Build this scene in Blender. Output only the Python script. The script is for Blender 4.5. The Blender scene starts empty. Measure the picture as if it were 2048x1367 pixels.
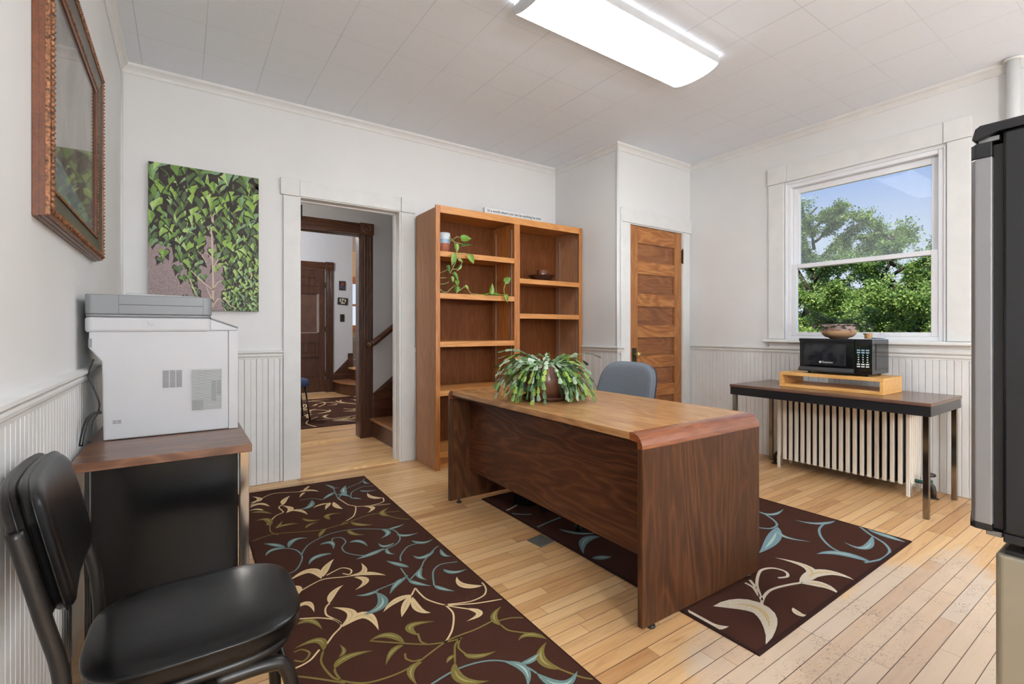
import bpy, math, random
from mathutils import Vector, Matrix, noise as mnoise
PI = math.pi
S = bpy.context.scene
COL = S.collection
random.seed(7)

# ------------------------------------------------------------------ camera, world, sun, exposure
TH = math.radians(34.57)
cd = bpy.data.cameras.new('camera'); cam = bpy.data.objects.new('camera', cd); COL.objects.link(cam)
cam.location = (0, 0, 1.15)
cam.rotation_euler = (math.radians(90), 0, -TH)
cd.sensor_width = 36; cd.sensor_fit = 'HORIZONTAL'
cd.lens = 955 / 2048 * 36
cd.shift_y = (661 - 683.5) / 2048
cd.clip_start = .02
S.camera = cam
S.view_settings.view_transform = 'Standard'; S.view_settings.look = 'None'
S.view_settings.exposure = 0.0; S.view_settings.gamma = 1.0
S.view_settings.use_curve_mapping = False

SKY_STRENGTH = 1.0
SUN = 7.0
LAMP = 20.0
world = bpy.data.worlds.new('sky'); S.world = world; world.use_nodes = True
wn = world.node_tree.nodes; wl = world.node_tree.links; wn.clear()
wo = wn.new('ShaderNodeOutputWorld'); wb = wn.new('ShaderNodeBackground')
wt = wn.new('ShaderNodeTexCoord'); ws = wn.new('ShaderNodeSeparateXYZ'); wr = wn.new('ShaderNodeValToRGB')
wl.new(wt.outputs['Generated'], ws.inputs[0]); wl.new(ws.outputs['Z'], wr.inputs[0])
wr.color_ramp.elements[0].position = .0; wr.color_ramp.elements[0].color = (.80, .86, .93, 1)
wr.color_ramp.elements[1].position = .42; wr.color_ramp.elements[1].color = (.20, .36, .82, 1)
e_ = wr.color_ramp.elements.new(.16); e_.color = (.62, .74, .93, 1)
e_ = wr.color_ramp.elements.new(.28); e_.color = (.28, .45, .88, 1)
wl.new(wr.outputs[0], wb.inputs[0]); wb.inputs[1].default_value = SKY_STRENGTH
wl.new(wb.outputs[0], wo.inputs[0])
sd = bpy.data.lights.new('sun', 'SUN'); sd.energy = SUN; sd.angle = .01; sd.color = (1, .95, .85)
sun = bpy.data.objects.new('sun', sd); COL.objects.link(sun); sun.location = (-4, 0, 9)
sun.rotation_euler = Vector((.62, .35, -.72)).to_track_quat('-Z', 'Y').to_euler()

# ------------------------------------------------------------------ helpers
class MB:
    """collects shapes; build() links them as ONE mesh object"""
    def __init__(s): s.v = []; s.f = []; s.m = []; s.sm = []
    def add(s, vs, fs, m=0, smooth=False):
        b = len(s.v); s.v += [tuple(p) for p in vs]
        for f in fs: s.f.append([b + i for i in f]); s.m.append(m); s.sm.append(smooth)
        return s
    def box(s, x0, x1, y0, y1, z0, z1, m=0):
        vs = [(x, y, z) for z in (z0, z1) for y in (y0, y1) for x in (x0, x1)]
        return s.add(vs, [(0,2,3,1),(4,5,7,6),(0,1,5,4),(2,6,7,3),(0,4,6,2),(1,3,7,5)], m)
    def obox(s, p, q, w, h, m=0, up=(0,0,1)):
        """bar from p to q, w wide, h high"""
        p = Vector(p); q = Vector(q); d = (q-p).normalized(); u = Vector(up)
        if abs(d.dot(u)) > .98: u = Vector((1,0,0))
        r = d.cross(u).normalized(); u = r.cross(d)
        vs = [c + r*a*w/2 + u*b*h/2 for c in (p, q) for b in (-1,1) for a in (-1,1)]
        return s.add(vs, [(0,1,3,2),(4,6,7,5),(0,4,5,1),(2,3,7,6),(0,2,6,4),(1,5,7,3)], m)
    def prism(s, poly, ax, a, b, m=0, smooth=False):
        """poly of (u,v) extruded along ax: x->(y,z)  y->(x,z)  z->(x,y)"""
        def P(u, v, w): return {'x':(w,u,v),'y':(u,w,v),'z':(u,v,w)}[ax]
        n = len(poly); vs = [P(u,v,a) for u,v in poly] + [P(u,v,b) for u,v in poly]
        fs = [list(range(n))[::-1], list(range(n, 2*n))]
        s.add(vs, fs, m)
        b0 = len(s.v) - 2*n
        for i in range(n):
            j = (i+1) % n; s.f.append([b0+i, b0+j, b0+n+j, b0+n+i]); s.m.append(m); s.sm.append(smooth)
        return s
    def tube(s, pts, r, n=10, m=0, cap=True, flat=None):
        pts = [Vector(p) for p in pts]; k = len(pts)
        rs = r if isinstance(r, (list, tuple)) else [r]*k
        vs = []; ref = None
        for i, p in enumerate(pts):
            d = (pts[min(i+1,k-1)] - pts[max(i-1,0)]).normalized()
            if ref is None:
                ref = Vector((0,0,1)) if abs(d.z) < .9 else Vector((1,0,0))
                if flat: ref = Vector(flat)
            a = d.cross(ref).normalized(); b = a.cross(d).normalized()
            if not flat: ref = b
            fx, fy = (1, 1) if not flat else (1, .55)
            for j in range(n):
                t = 2*PI*j/n; vs.append(p + a*math.cos(t)*rs[i]*fx + b*math.sin(t)*rs[i]*fy)
        fs = [(i*n+j, i*n+(j+1)%n, (i+1)*n+(j+1)%n, (i+1)*n+j) for i in range(k-1) for j in range(n)]
        s.add(vs, fs, m, True)
        if cap:
            b0 = len(s.v) - len(vs)
            s.f.append([b0+j for j in range(n)][::-1]); s.m.append(m); s.sm.append(False)
            s.f.append([b0+(k-1)*n+j for j in range(n)]); s.m.append(m); s.sm.append(False)
        return s
    def lathe(s, prof, c, n=32, m=0, ax='z'):
        """prof of (r, h) revolved about the line through c"""
        vs = []
        for r, h in prof:
            for j in range(n):
                t = 2*PI*j/n; a, b = r*math.cos(t), r*math.sin(t)
                vs.append({'z':(c[0]+a,c[1]+b,c[2]+h),'x':(c[0]+h,c[1]+a,c[2]+b),'y':(c[0]+a,c[1]+h,c[2]+b)}[ax])
        k = len(prof)
        fs = [(i*n+j, i*n+(j+1)%n, (i+1)*n+(j+1)%n, (i+1)*n+j) for i in range(k-1) for j in range(n)]
        return s.add(vs, fs, m, True)
    def xf(s, M):
        s.v = [tuple(M @ Vector(p)) for p in s.v]; return s
    def build(s, name, mats, parent=None, bevel=0, seg=2, root=None, origin=None, local=False, fix=True):
        me = bpy.data.meshes.new(name)
        if not isinstance(mats, (list, tuple)): mats = [mats]
        if parent is not None:
            r = parent
            while r.parent is not None: r = r.parent
            off = Vector((0,0,0)) if local else Vector(r.location)
        elif origin is not None: off = Vector(origin)
        else:
            xs = [p[0] for p in s.v]; ys = [p[1] for p in s.v]; zs = [p[2] for p in s.v]
            off = Vector(((min(xs)+max(xs))/2, (min(ys)+max(ys))/2, min(zs)))
        if parent is not None and r.get('_rot') and not local: raise Exception('local only')
        me.from_pydata([tuple(Vector(p)-off) for p in s.v], [], s.f)
        for mt in mats: me.materials.append(mt)
        for i, p in enumerate(me.polygons): p.material_index = s.m[i]; p.use_smooth = s.sm[i]
        me.update()
        if fix:
            import bmesh
            bm = bmesh.new(); bm.from_mesh(me); bmesh.ops.recalc_face_normals(bm, faces=bm.faces); bm.to_mesh(me); bm.free()
        o = bpy.data.objects.new(name, me); COL.objects.link(o)
        if parent is not None: o.parent = parent
        else: o.location = off
        if bevel:
            b = o.modifiers.new('bevel', 'BEVEL'); b.width = bevel; b.segments = seg; b.limit_method = 'ANGLE'; b.angle_limit = math.radians(40)
            b.harden_normals = False
        return o

def thing(name, label, cat, loc=(0,0,0), rotz=0, group=None):
    o = bpy.data.objects.new(name, None); COL.objects.link(o); o.empty_display_size = .1
    o.location = loc; o.rotation_euler = (0, 0, rotz); tag(o, label, cat, group); return o
def tag(o, label, cat, group=None, kind=None):
    o['label'] = label; o['category'] = cat
    if group: o['group'] = group
    if kind: o['kind'] = kind
    return o
def st(o, label=None):
    o['kind'] = 'structure'
    if label: o['label'] = label
    return o

# ------------------------------------------------------------------ materials
def newmat(name):
    m = bpy.data.materials.new(name); m.use_nodes = True
    nt = m.node_tree; b = nt.nodes['Principled BSDF']; return m, nt, b
def lin(c):
    return tuple((x/12.92 if x <= .04045 else ((x+.055)/1.055)**2.4) for x in [v/255 for v in c]) + (1,)
def N(nt, t, **kw):
    n = nt.nodes.new(t)
    for k, v in kw.items(): setattr(n, k, v)
    return n
def L(nt, a, b): nt.links.new(a, b)
def M_(nt, op, a, b=None, c=None):
    n = nt.nodes.new('ShaderNodeMath'); n.operation = op
    for i, x in enumerate((a, b, c)):
        if x is None: continue
        if isinstance(x, (int, float)): n.inputs[i].default_value = x
        else: nt.links.new(x, n.inputs[i])
    return n.outputs[0]
def mixc(nt, fac, a, b, bt='MIX'):
    n = nt.nodes.new('ShaderNodeMix'); n.data_type = 'RGBA'; n.blend_type = bt
    if isinstance(fac, (int, float)): n.inputs[0].default_value = fac
    else: nt.links.new(fac, n.inputs[0])
    for i, x in ((6, a), (7, b)):
        if isinstance(x, tuple): n.inputs[i].default_value = x
        else: nt.links.new(x, n.inputs[i])
    return n.outputs[2]
def ramp(nt, fac, stops):
    n = nt.nodes.new('ShaderNodeValToRGB'); cr = n.color_ramp
    cr.elements[0].position, cr.elements[0].color = stops[0][0], stops[0][1]
    cr.elements[1].position, cr.elements[1].color = stops[-1][0], stops[-1][1]
    for p, c in stops[1:-1]: cr.elements.new(p).color = c
    nt.links.new(fac, n.inputs[0]); return n.outputs[0]
def noise(nt, vec, scale, detail=4, rough=.55, dist=0):
    n = nt.nodes.new('ShaderNodeTexNoise'); n.inputs['Scale'].default_value = scale
    n.inputs['Detail'].default_value = detail; n.inputs['Roughness'].default_value = rough
    n.inputs['Distortion'].default_value = dist
    if vec is not None: nt.links.new(vec, n.inputs['Vector'])
    return n.outputs['Fac']
def objco(nt): return nt.nodes.new('ShaderNodeTexCoord').outputs['Object']
def mapping(nt, vec, scale=(1,1,1), loc=(0,0,0), rot=(0,0,0)):
    n = nt.nodes.new('ShaderNodeMapping'); n.inputs['Scale'].default_value = scale
    n.inputs['Location'].default_value = loc; n.inputs['Rotation'].default_value = rot
    nt.links.new(vec, n.inputs['Vector']); return n.outputs[0]
def bump(nt, b, h, strength=.2, dist=.002):
    n = nt.nodes.new('ShaderNodeBump'); n.inputs['Strength'].default_value = strength; n.inputs['Distance'].default_value = dist
    nt.links.new(h, n.inputs['Height']); nt.links.new(n.outputs[0], b.inputs['Normal'])

def plain(name, col, rough=.5, metal=0, spec=.5, var=.04, vs=6, bmp=0, bs=200, coat=0):
    m, nt, b = newmat(name); c = lin(col)
    co = objco(nt); f = noise(nt, co, vs, 5)
    d = tuple(x*(1-var*2.5) for x in c[:3]) + (1,); u = tuple(min(1, x*(1+var)) for x in c[:3]) + (1,)
    L(nt, ramp(nt, f, [(.3, d), (.6, c), (.8, u)]), b.inputs['Base Color'])
    b.inputs['Roughness'].default_value = rough; b.inputs['Metallic'].default_value = metal
    b.inputs['Specular IOR Level'].default_value = spec; b.inputs['Coat Weight'].default_value = coat
    if bmp: bump(nt, b, noise(nt, co, bs, 3), bmp, .002)
    return m
def wood(name, cols, axis='y', scale=1, rough=.35, cath=.5, coat=0, fine=1, seed=0, spec=.5, stretch=.045):
    """cols dark..light; grain runs along axis"""
    m, nt, b = newmat(name); co = objco(nt)
    sc = {'x': (stretch,1,1), 'y': (1,stretch,1), 'z': (1,1,stretch)}[axis]
    v = mapping(nt, co, tuple(scale*k for k in sc), (seed*3.1, seed*1.7, seed*2.3))
    f1 = noise(nt, v, 80*fine, 6, .6, .4)
    v2 = mapping(nt, co, tuple(scale*(k if k == 1 else .16) for k in sc), (seed*1.3+.4, seed*2.1, seed*.9))
    n2 = noise(nt, v2, 3.2, 3, .55, .5)
    rings = M_(nt, 'FRACT', M_(nt, 'MULTIPLY', n2, 16))
    rings = M_(nt, 'ABSOLUTE', M_(nt, 'SUBTRACT', rings, .5))
    rings = M_(nt, 'MULTIPLY', rings, 2)
    rings = M_(nt, 'POWER', rings, 1.6)
    f3 = noise(nt, mapping(nt, v, (2.6,2.6,2.6)), 70*fine, 3, .7)
    f = M_(nt, 'ADD', M_(nt, 'MULTIPLY', rings, cath*.5), M_(nt, 'MULTIPLY', M_(nt, 'ADD', M_(nt, 'MULTIPLY', f1, .45), M_(nt, 'MULTIPLY', f3, .55)), 1-cath*.5))
    k = len(cols)
    stops = [(.30 + .36*i/(k-1), lin(c)) for i, c in enumerate(cols)]
    c = ramp(nt, f, stops)
    big = noise(nt, v, 4, 2)
    c = mixc(nt, .25, c, ramp(nt, big, [(.3, lin(cols[0])), (.7, lin(cols[-1]))]))
    L(nt, c, b.inputs['Base Color'])
    b.inputs['Roughness'].default_value = rough; b.inputs['Coat Weight'].default_value = coat
    b.inputs['Coat Roughness'].default_value = .15; b.inputs['Specular IOR Level'].default_value = spec
    bump(nt, b, f1, .02, .0005)
    return m

MW = plain('wall_paint', (228,228,227), .6, var=.015, vs=2, bmp=.05, bs=60)
MT = plain('trim_paint', (226,226,224), .5, var=.02, vs=9)
MVIN = plain('white_vinyl', (232,233,236), .3, var=.005)
MBLK = plain('black_plastic', (22,22,24), .3, var=.05)
MBLKM = plain('black_steel', (30,30,33), .28, var=.06, spec=.6)
MCHR = plain('chrome', (150,145,138), .12, metal=1, var=.05)
MSTL = plain('steel', (150,150,150), .35, metal=.9)
MGREY = plain('grey_plastic', (124,126,130), .42, var=.01)
MLGREY = plain('light_grey_plastic', (190,191,194), .4, var=.008)
MLGREY2 = plain('pale_grey_plastic', (178,181,181), .4, var=.008)
MDARK = plain('dark_hollow', (14,12,11), .7)
MWHITE = plain('white_print', (232,232,232), .5, var=.01)

def floor_mat():
    m, nt, b = newmat('maple_planks'); co = objco(nt)
    sp = N(nt, 'ShaderNodeSeparateXYZ'); L(nt, co, sp.inputs[0]); X, Y = sp.outputs[0], sp.outputs[1]
    W = .0605
    r = M_(nt, 'DIVIDE', Y, W); row = M_(nt, 'FLOOR', r); fr = M_(nt, 'FRACT', r)
    wn1 = N(nt, 'ShaderNodeTexWhiteNoise', noise_dimensions='1D'); L(nt, row, wn1.inputs['W'])
    xs = M_(nt, 'DIVIDE', M_(nt, 'ADD', X, M_(nt, 'MULTIPLY', wn1.outputs['Value'], 7.3)), .78)
    colm = M_(nt, 'FLOOR', xs); fx = M_(nt, 'FRACT', xs)
    cv = N(nt, 'ShaderNodeCombineXYZ'); L(nt, row, cv.inputs[0]); L(nt, colm, cv.inputs[1])
    w2 = N(nt, 'ShaderNodeTexWhiteNoise', noise_dimensions='2D'); L(nt, cv.outputs[0], w2.inputs['Vector'])
    rnd = w2.outputs['Value']
    base = ramp(nt, rnd, [(0, lin((158,104,58))), (.14, lin((196,146,94))), (.45, lin((214,170,118))), (.8, lin((226,188,138))), (1, lin((184,132,82)))])
    off = N(nt, 'ShaderNodeCombineXYZ'); L(nt, M_(nt, 'MULTIPLY', rnd, 31), off.inputs[0]); L(nt, M_(nt, 'MULTIPLY', rnd, 17), off.inputs[1])
    va = N(nt, 'ShaderNodeVectorMath', operation='ADD'); L(nt, co, va.inputs[0]); L(nt, off.outputs[0], va.inputs[1])
    v = mapping(nt, va.outputs[0], (.12, 1.4, 1))
    g = noise(nt, v, 22, 6, .62, 1.2)
    base = mixc(nt, .42, base, ramp(nt, g, [(.25, lin((150,100,58))), (.5, lin((212,170,120))), (.75, lin((228,192,144)))]))
    # streaks and knots
    kn = noise(nt, mapping(nt, co, (.5, 3, 1), (3, 1, 0)), 5, 3, .6, .6)
    base = mixc(nt, ramp(nt, kn, [(.66, (0,0,0,1)), (.8, (.5,.5,.5,1))]), base, lin((140,86,50)))
    # window sheen painted pale over worn open floor, with dark scuffs
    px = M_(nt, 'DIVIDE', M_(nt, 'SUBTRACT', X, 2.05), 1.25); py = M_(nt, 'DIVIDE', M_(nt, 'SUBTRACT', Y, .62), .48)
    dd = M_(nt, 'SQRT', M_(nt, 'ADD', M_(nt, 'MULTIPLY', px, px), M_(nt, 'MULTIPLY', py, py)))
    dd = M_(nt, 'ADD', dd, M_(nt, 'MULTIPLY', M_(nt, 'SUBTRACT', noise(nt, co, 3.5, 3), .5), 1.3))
    sheen_wear = ramp(nt, dd, [(.75, (1,1,1,1)), (1.15, (0,0,0,1))])
    base = mixc(nt, M_(nt, 'MULTIPLY', sheen_wear, M_(nt, 'ADD', .52, M_(nt, 'MULTIPLY', rnd, .34))), base, lin((206,190,172)))
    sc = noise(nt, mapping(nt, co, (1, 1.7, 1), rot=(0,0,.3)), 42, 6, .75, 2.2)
    scm = M_(nt, 'MULTIPLY', ramp(nt, sc, [(.53, (0,0,0,1)), (.62, (1,1,1,1))]), sheen_wear)
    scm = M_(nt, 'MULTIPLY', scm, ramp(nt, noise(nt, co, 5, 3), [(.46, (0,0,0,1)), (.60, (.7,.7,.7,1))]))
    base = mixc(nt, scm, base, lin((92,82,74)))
    # gaps
    ga = M_(nt, 'LESS_THAN', fr, .045); gb = M_(nt, 'LESS_THAN', fx, .003)
    gw = M_(nt, 'MULTIPLY', ga, M_(nt, 'ADD', .72, M_(nt, 'MULTIPLY', wn1.outputs['Value'], .28)))
    gap = M_(nt, 'MAXIMUM', gw, M_(nt, 'MULTIPLY', gb, .6))
    base = mixc(nt, gap, base, lin((52,32,22)))
    L(nt, base, b.inputs['Base Color'])
    L(nt, ramp(nt, g, [(.3, (.3,.3,.3,1)), (.8, (.42,.42,.42,1))]), b.inputs['Roughness'])
    b.inputs['Specular IOR Level'].default_value = .45
    bump(nt, b, M_(nt, 'SUBTRACT', 1.0, gap), .35, .0015)
    return m
MFLOOR = floor_mat()

def ceil_mat():
    m, nt, b = newmat('ceiling_tile'); co = objco(nt)
    sp = N(nt, 'ShaderNodeSeparateXYZ'); L(nt, co, sp.inputs[0]); X, Y = sp.outputs[0], sp.outputs[1]
    fx = M_(nt, 'FRACT', M_(nt, 'DIVIDE', M_(nt, 'SUBTRACT', X, .111), .3312))
    fy = M_(nt, 'FRACT', M_(nt, 'DIVIDE', M_(nt, 'SUBTRACT', Y, .903), .3345))
    row = M_(nt, 'FLOOR', M_(nt, 'DIVIDE', M_(nt, 'SUBTRACT', X, .111), .3312))
    lx = M_(nt, 'LESS_THAN', M_(nt, 'ABSOLUTE', M_(nt, 'SUBTRACT', fx, .5)), .494)
    lx = M_(nt, 'SUBTRACT', 1, lx)
    ly = M_(nt, 'SUBTRACT', 1, M_(nt, 'LESS_THAN', M_(nt, 'ABSOLUTE', M_(nt, 'SUBTRACT', fy, .5)), .4955))
    big = noise(nt, co, 1.3, 1)
    ln = M_(nt, 'MULTIPLY', M_(nt, 'MAXIMUM', M_(nt, 'MULTIPLY', lx, .42), M_(nt, 'MULTIPLY', ly, .30)), ramp(nt, big, [(.35, (.25,.25,.25,1)), (.65, (1,1,1,1))]))
    c = mixc(nt, ln, lin((234,240,248)), lin((110,112,116)))
    L(nt, c, b.inputs['Base Color']); b.inputs['Roughness'].default_value = .7
    t = noise(nt, co, 95, 4, .6)
    h = M_(nt, 'SUBTRACT', t, M_(nt, 'MULTIPLY', M_(nt, 'MAXIMUM', lx, ly), 1.0))
    bump(nt, b, h, .35, .004)
    return m
MCEIL = ceil_mat()

def glass_mat(name, haze=0.0, tint=(1,1,1,1), rough=0, refl=.5):
    m = bpy.data.materials.new(name); m.use_nodes = True; nt = m.node_tree; nt.nodes.clear()
    o = N(nt, 'ShaderNodeOutputMaterial'); t = N(nt, 'ShaderNodeBsdfTransparent'); t.inputs[0].default_value = tint
    g = N(nt, 'ShaderNodeBsdfGlossy'); g.inputs['Roughness'].default_value = rough
    fr = N(nt, 'ShaderNodeFresnel'); fr.inputs[0].default_value = 1.45
    mx = N(nt, 'ShaderNodeMixShader'); L(nt, M_(nt, 'MULTIPLY', fr.outputs[0], refl), mx.inputs[0])
    L(nt, t.outputs[0], mx.inputs[1]); L(nt, g.outputs[0], mx.inputs[2])
    out = mx.outputs[0]
    if haze:
        d = N(nt, 'ShaderNodeBsdfDiffuse'); d.inputs[0].default_value = (.8,.9,.9,1)
        m2 = N(nt, 'ShaderNodeMixShader'); m2.inputs[0].default_value = haze
        L(nt, out, m2.inputs[1]); L(nt, d.outputs[0], m2.inputs[2]); out = m2.outputs[0]
    L(nt, out, o.inputs[0]); return m
MGLASS = glass_mat('clear_glass', refl=.12)
MGLASSU = glass_mat('glare_haze_glass', haze=.10, refl=.1)  # diffuse mix paints glare haze onto the upper pane
MPGLASS = glass_mat('picture_glass', refl=.6)
def emis(name, col, s):
    m = bpy.data.materials.new(name); m.use_nodes = True; nt = m.node_tree; b = nt.nodes['Principled BSDF']
    b.inputs['Base Color'].default_value = (.9,.9,.9,1)
    b.inputs['Emission Color'].default_value = col; b.inputs['Emission Strength'].default_value = s
    co = objco(nt); L(nt, ramp(nt, noise(nt, co, 3, 1), [(.3, (.88,.88,.88,1)), (.7, (.95,.95,.95,1))]), b.inputs['Base Color'])
    return m
def leafm(name, col, tr=.3, rough=.45):
    m = bpy.data.materials.new(name); m.use_nodes = True; nt = m.node_tree; b = nt.nodes['Principled BSDF']
    o = nt.nodes['Material Output']; c = lin(col)
    f = noise(nt, objco(nt), 30, 3); d = tuple(x*.72 for x in c[:3]) + (1,); u = tuple(min(1, x*1.2) for x in c[:3]) + (1,)
    cc = ramp(nt, f, [(.3, d), (.7, u)])
    L(nt, cc, b.inputs['Base Color']); b.inputs['Roughness'].default_value = rough
    t = N(nt, 'ShaderNodeBsdfTranslucent'); L(nt, cc, t.inputs[0])
    mx = N(nt, 'ShaderNodeMixShader'); mx.inputs[0].default_value = tr
    L(nt, b.outputs[0], mx.inputs[1]); L(nt, t.outputs[0], mx.inputs[2]); L(nt, mx.outputs[0], o.inputs[0]); return m

# ================================================================== THE ROOM
XL, XW, YB, YR, CZ = -.335, 4.448, 4.015, -2.7, 2.9
KX, KY = 3.342, 3.115            # closet corner
DX0, DX1, DZ = .756, 1.560, 2.188  # doorway to the hall
WY0, WY1, WZ0, WZ1 = 1.038, 2.134, 1.075, 2.462  # window opening
O0 = (0, 0, 0)
b = MB().box(-1.6, 6.6, -2.9, 12.2, -.12, 0)
st(b.build('floor', MFLOOR, origin=O0), 'narrow honey coloured maple floorboards, worn, with painted pale sheen in front of the fridge')
b = MB().box(-1.6, 4.7, -2.9, 5.15, CZ, CZ+.15)
st(b.build('ceiling', MCEIL, origin=O0), 'white textured ceiling of square tiles')
b = MB().box(-1.6, 6.6, 5.14, 12.2, 3.05, 3.2)
st(b.build('ceiling_hall', MW, origin=O0))
st(MB().box(XL-.13, XL, YR-.13, YB+.13, 0, CZ).build('wall_left', MW))
st(MB().box(XL, XW, YR-.13, YR, 0, CZ).build('wall_rear', MW))
b = MB().box(XL, DX0-.0205, YB, YB+.13, 0, CZ).box(DX1+.0205, XW+.1, YB, YB+.13, 0, CZ).box(DX0-.0205, DX1+.0205, YB, YB+.13, DZ+.0205, CZ)
st(b.build('wall_back', MW))
b = MB().box(KX, KX+.07, KY+.0705, YB, 0, CZ)
st(b.build('wall_closet_side', MW))
CD0, CD1, CDZ = 3.508, 4.308, 2.166
b = MB().box(KX, CD0-.0125, KY, KY+.07, 0, CZ).box(CD1+.0105, XW, KY, KY+.07, 0, CZ).box(CD0-.0125, CD1+.0105, KY, KY+.07, CDZ+.0125, CZ)
st(b.build('wall_closet_front', MW))
b = MB().box(XW, XW+.15, YR-.13, WY0, 0, CZ).box(XW, XW+.15, WY1, YB+.13, 0, CZ)
b.box(XW, XW+.15, WY0, WY1, 0, WZ0).box(XW, XW+.15, WY0, WY1, WZ1, CZ)
st(b.build('wall_right', MW))

def sweep(path, prof, mats, name):
    """profile (out, z) swept along the wall foot path; the room lies to the right of the path"""
    n = len(path); P = [Vector(p) for p in path]; dirs = [(P[i+1]-P[i]).normalized() for i in range(n-1)]
    nor = [Vector((d.y, -d.x)) for d in dirs]; mb = MB(); rings = []
    for i in range(n):
        if i == 0: o = nor[0]
        elif i == n-1: o = nor[-1]
        else:
            a, c = nor[i-1], nor[i]; o = (a+c)/(1+a.dot(c))
        rings.append([(P[i].x+o.x*u, P[i].y+o.y*u, z) for u, z in prof])
    k = len(prof); vs = [p for r in rings for p in r]; fs = []
    for i in range(n-1):
        for j in range(k): fs.append((i*k+j, i*k+(j+1)%k, (i+1)*k+(j+1)%k, (i+1)*k+j))
    fs += [tuple(range(k)), tuple(range((n-1)*k, n*k))]
    mb.add(vs, fs); return st(mb.build(name, mats))
room = [(XL, YR), (XL, YB), (KX, YB), (KX, KY), (XW, KY), (XW, YR)]
crown = [(0,2.838),(.006,2.838),(.010,2.846),(.012,2.858),(.022,2.872),(.034,2.88),(.040,2.884),(.042,2.9),(0,2.9)]
sweep(room, crown, MT, 'trim_1')
rail = [(0,.94),(.014,.94),(.016,.952),(.022,.958),(.024,.968),(.019,.974),(.026,.982),(.034,.987),(.034,.997),(.012,1.0),(0,1.002)]
sweep([(XL, YR), (XL, YB), (.63, YB)], rail, MT, 'trim_2')
sweep([(1.70, YB), (KX, YB), (KX, KY), (3.40, KY)], rail, MT, 'trim_3')
sweep([(XW, KY), (XW, YR)], rail, MT, 'trim_4')
# beadboard wainscot: boards with beads, standing 12 mm off the wall
def beadboard(name, p, q, z1=.942, seed=1):
    p = Vector(p); q = Vector(q); d = (q-p); ln = d.length; d.normalize(); nr = Vector((d.y, -d.x))
    rnd = random.Random(seed); mb = MB(); t = 0
    def prof(a0, a1, deep):
        pts = [(a0, .0095), (a0+.003, .0125), (a1-.003, .0125), (a1, .0075 if deep else .011)]
        vs = []
        for z in (0.002, z1):
            for a, h in pts: v = p + d*a + nr*h; vs.append((v.x, v.y, z))
        mb.add(vs, [(0,1,5,4),(1,2,6,5),(2,3,7,6)])
        vs2 = [(p+d*a0), (p+d*a1)]
        mb.add([(vs2[0].x, vs2[0].y, .002), (vs2[1].x, vs2[1].y, .002), (vs2[1].x, vs2[1].y, z1), (vs2[0].x, vs2[0].y, z1)], [(0,1,2,3)])
    while t < ln - .002:
        w = min(.0785, ln-t); mid = t + w*.5
        if w > .05:
            prof(t+.0006, mid, False); prof(mid, t+w-.0006, True)
        else: prof(t+.0012, t+w-.0012, True)
        t += w
    # dark backing strip in the joints
    vs = [(p+nr*.002), (q+nr*.002)]
    mb.add([(vs[0].x,vs[0].y,.001),(vs[1].x,vs[1].y,.001),(vs[1].x,vs[1].y,z1),(vs[0].x,vs[0].y,z1)], [(0,1,2,3)], 1)
    return st(mb.build(name, [MT, plain(name+'_joint', (196,193,187), .8)]))
beadboard('trim_5', (XL, YR), (XL, YB))
beadboard('trim_6', (XL, YB), (.63, YB))
beadboard('trim_7', (1.70, YB), (KX, YB))
beadboard('trim_8', (KX, YB), (KX, KY))
beadboard('trim_9', (XW, KY), (XW, YR))
# corner bead on the closet corner
st(MB().tube([(KX-.002, KY-.002, 0), (KX-.002, KY-.002, 2.85)], .011, 10).build('trim_10', MT))
st(MB().tube([(XL+.004, YB-.004, .99), (XL+.004, YB-.004, 2.85)], .009, 8).build('trim_22', MT))

# doorway casing (white), jambs, threshold
b = MB().box(.632, DX0-.001, YB-.022, YB, 0, 2.19).box(.612, .748, YB-.027, YB, 2.192, 2.322)
b.box(.750, 1.572, YB-.022, YB, 2.196, 2.318).box(1.574, 1.706, YB-.027, YB, 2.192, 2.318).box(1.574, 1.700, YB-.022, YB, 0, 2.19)
st(b.build('trim_11', MT, bevel=.003), 'white painted casing round the doorway')
b = MB().box(DX0-.02, DX0, YB-.012, YB+.15, 0, DZ).box(DX1, DX1+.02, YB-.012, YB+.15, 0, DZ).box(DX0-.02, DX1+.02, YB-.012, YB+.15, DZ, DZ+.02)
b.box(DX0, DX0+.012, YB+.07, YB+.10, 0, DZ).box(DX1-.012, DX1, YB+.07, YB+.10, 0, DZ).box(DX0, DX1, YB+.07, YB+.10, DZ-.012, DZ)
st(b.build('trim_12', MT, bevel=.002))
MTHR = wood('threshold_wood', [(190,140,84),(222,180,122),(236,200,150)], 'x', 1, .35)
st(MB().prism([(YB-.01,0),(YB+.002,.012),(YB+.12,.012),(YB+.135,0)], 'x', DX0, DX1).build('trim_13', MTHR))
b = MB().box(DX0+.001, DX0+.009, YB+.02, YB+.055, 2.03, 2.13).tube([(DX0+.012, YB+.016, 2.02), (DX0+.012, YB+.016, 2.14)], .006, 8)
tag(b.build('door_hinge', plain('dark_bronze', (46,38,32), .4, metal=.6)), 'dark old hinge left on the white doorway jamb near the top', 'hinge')

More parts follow.
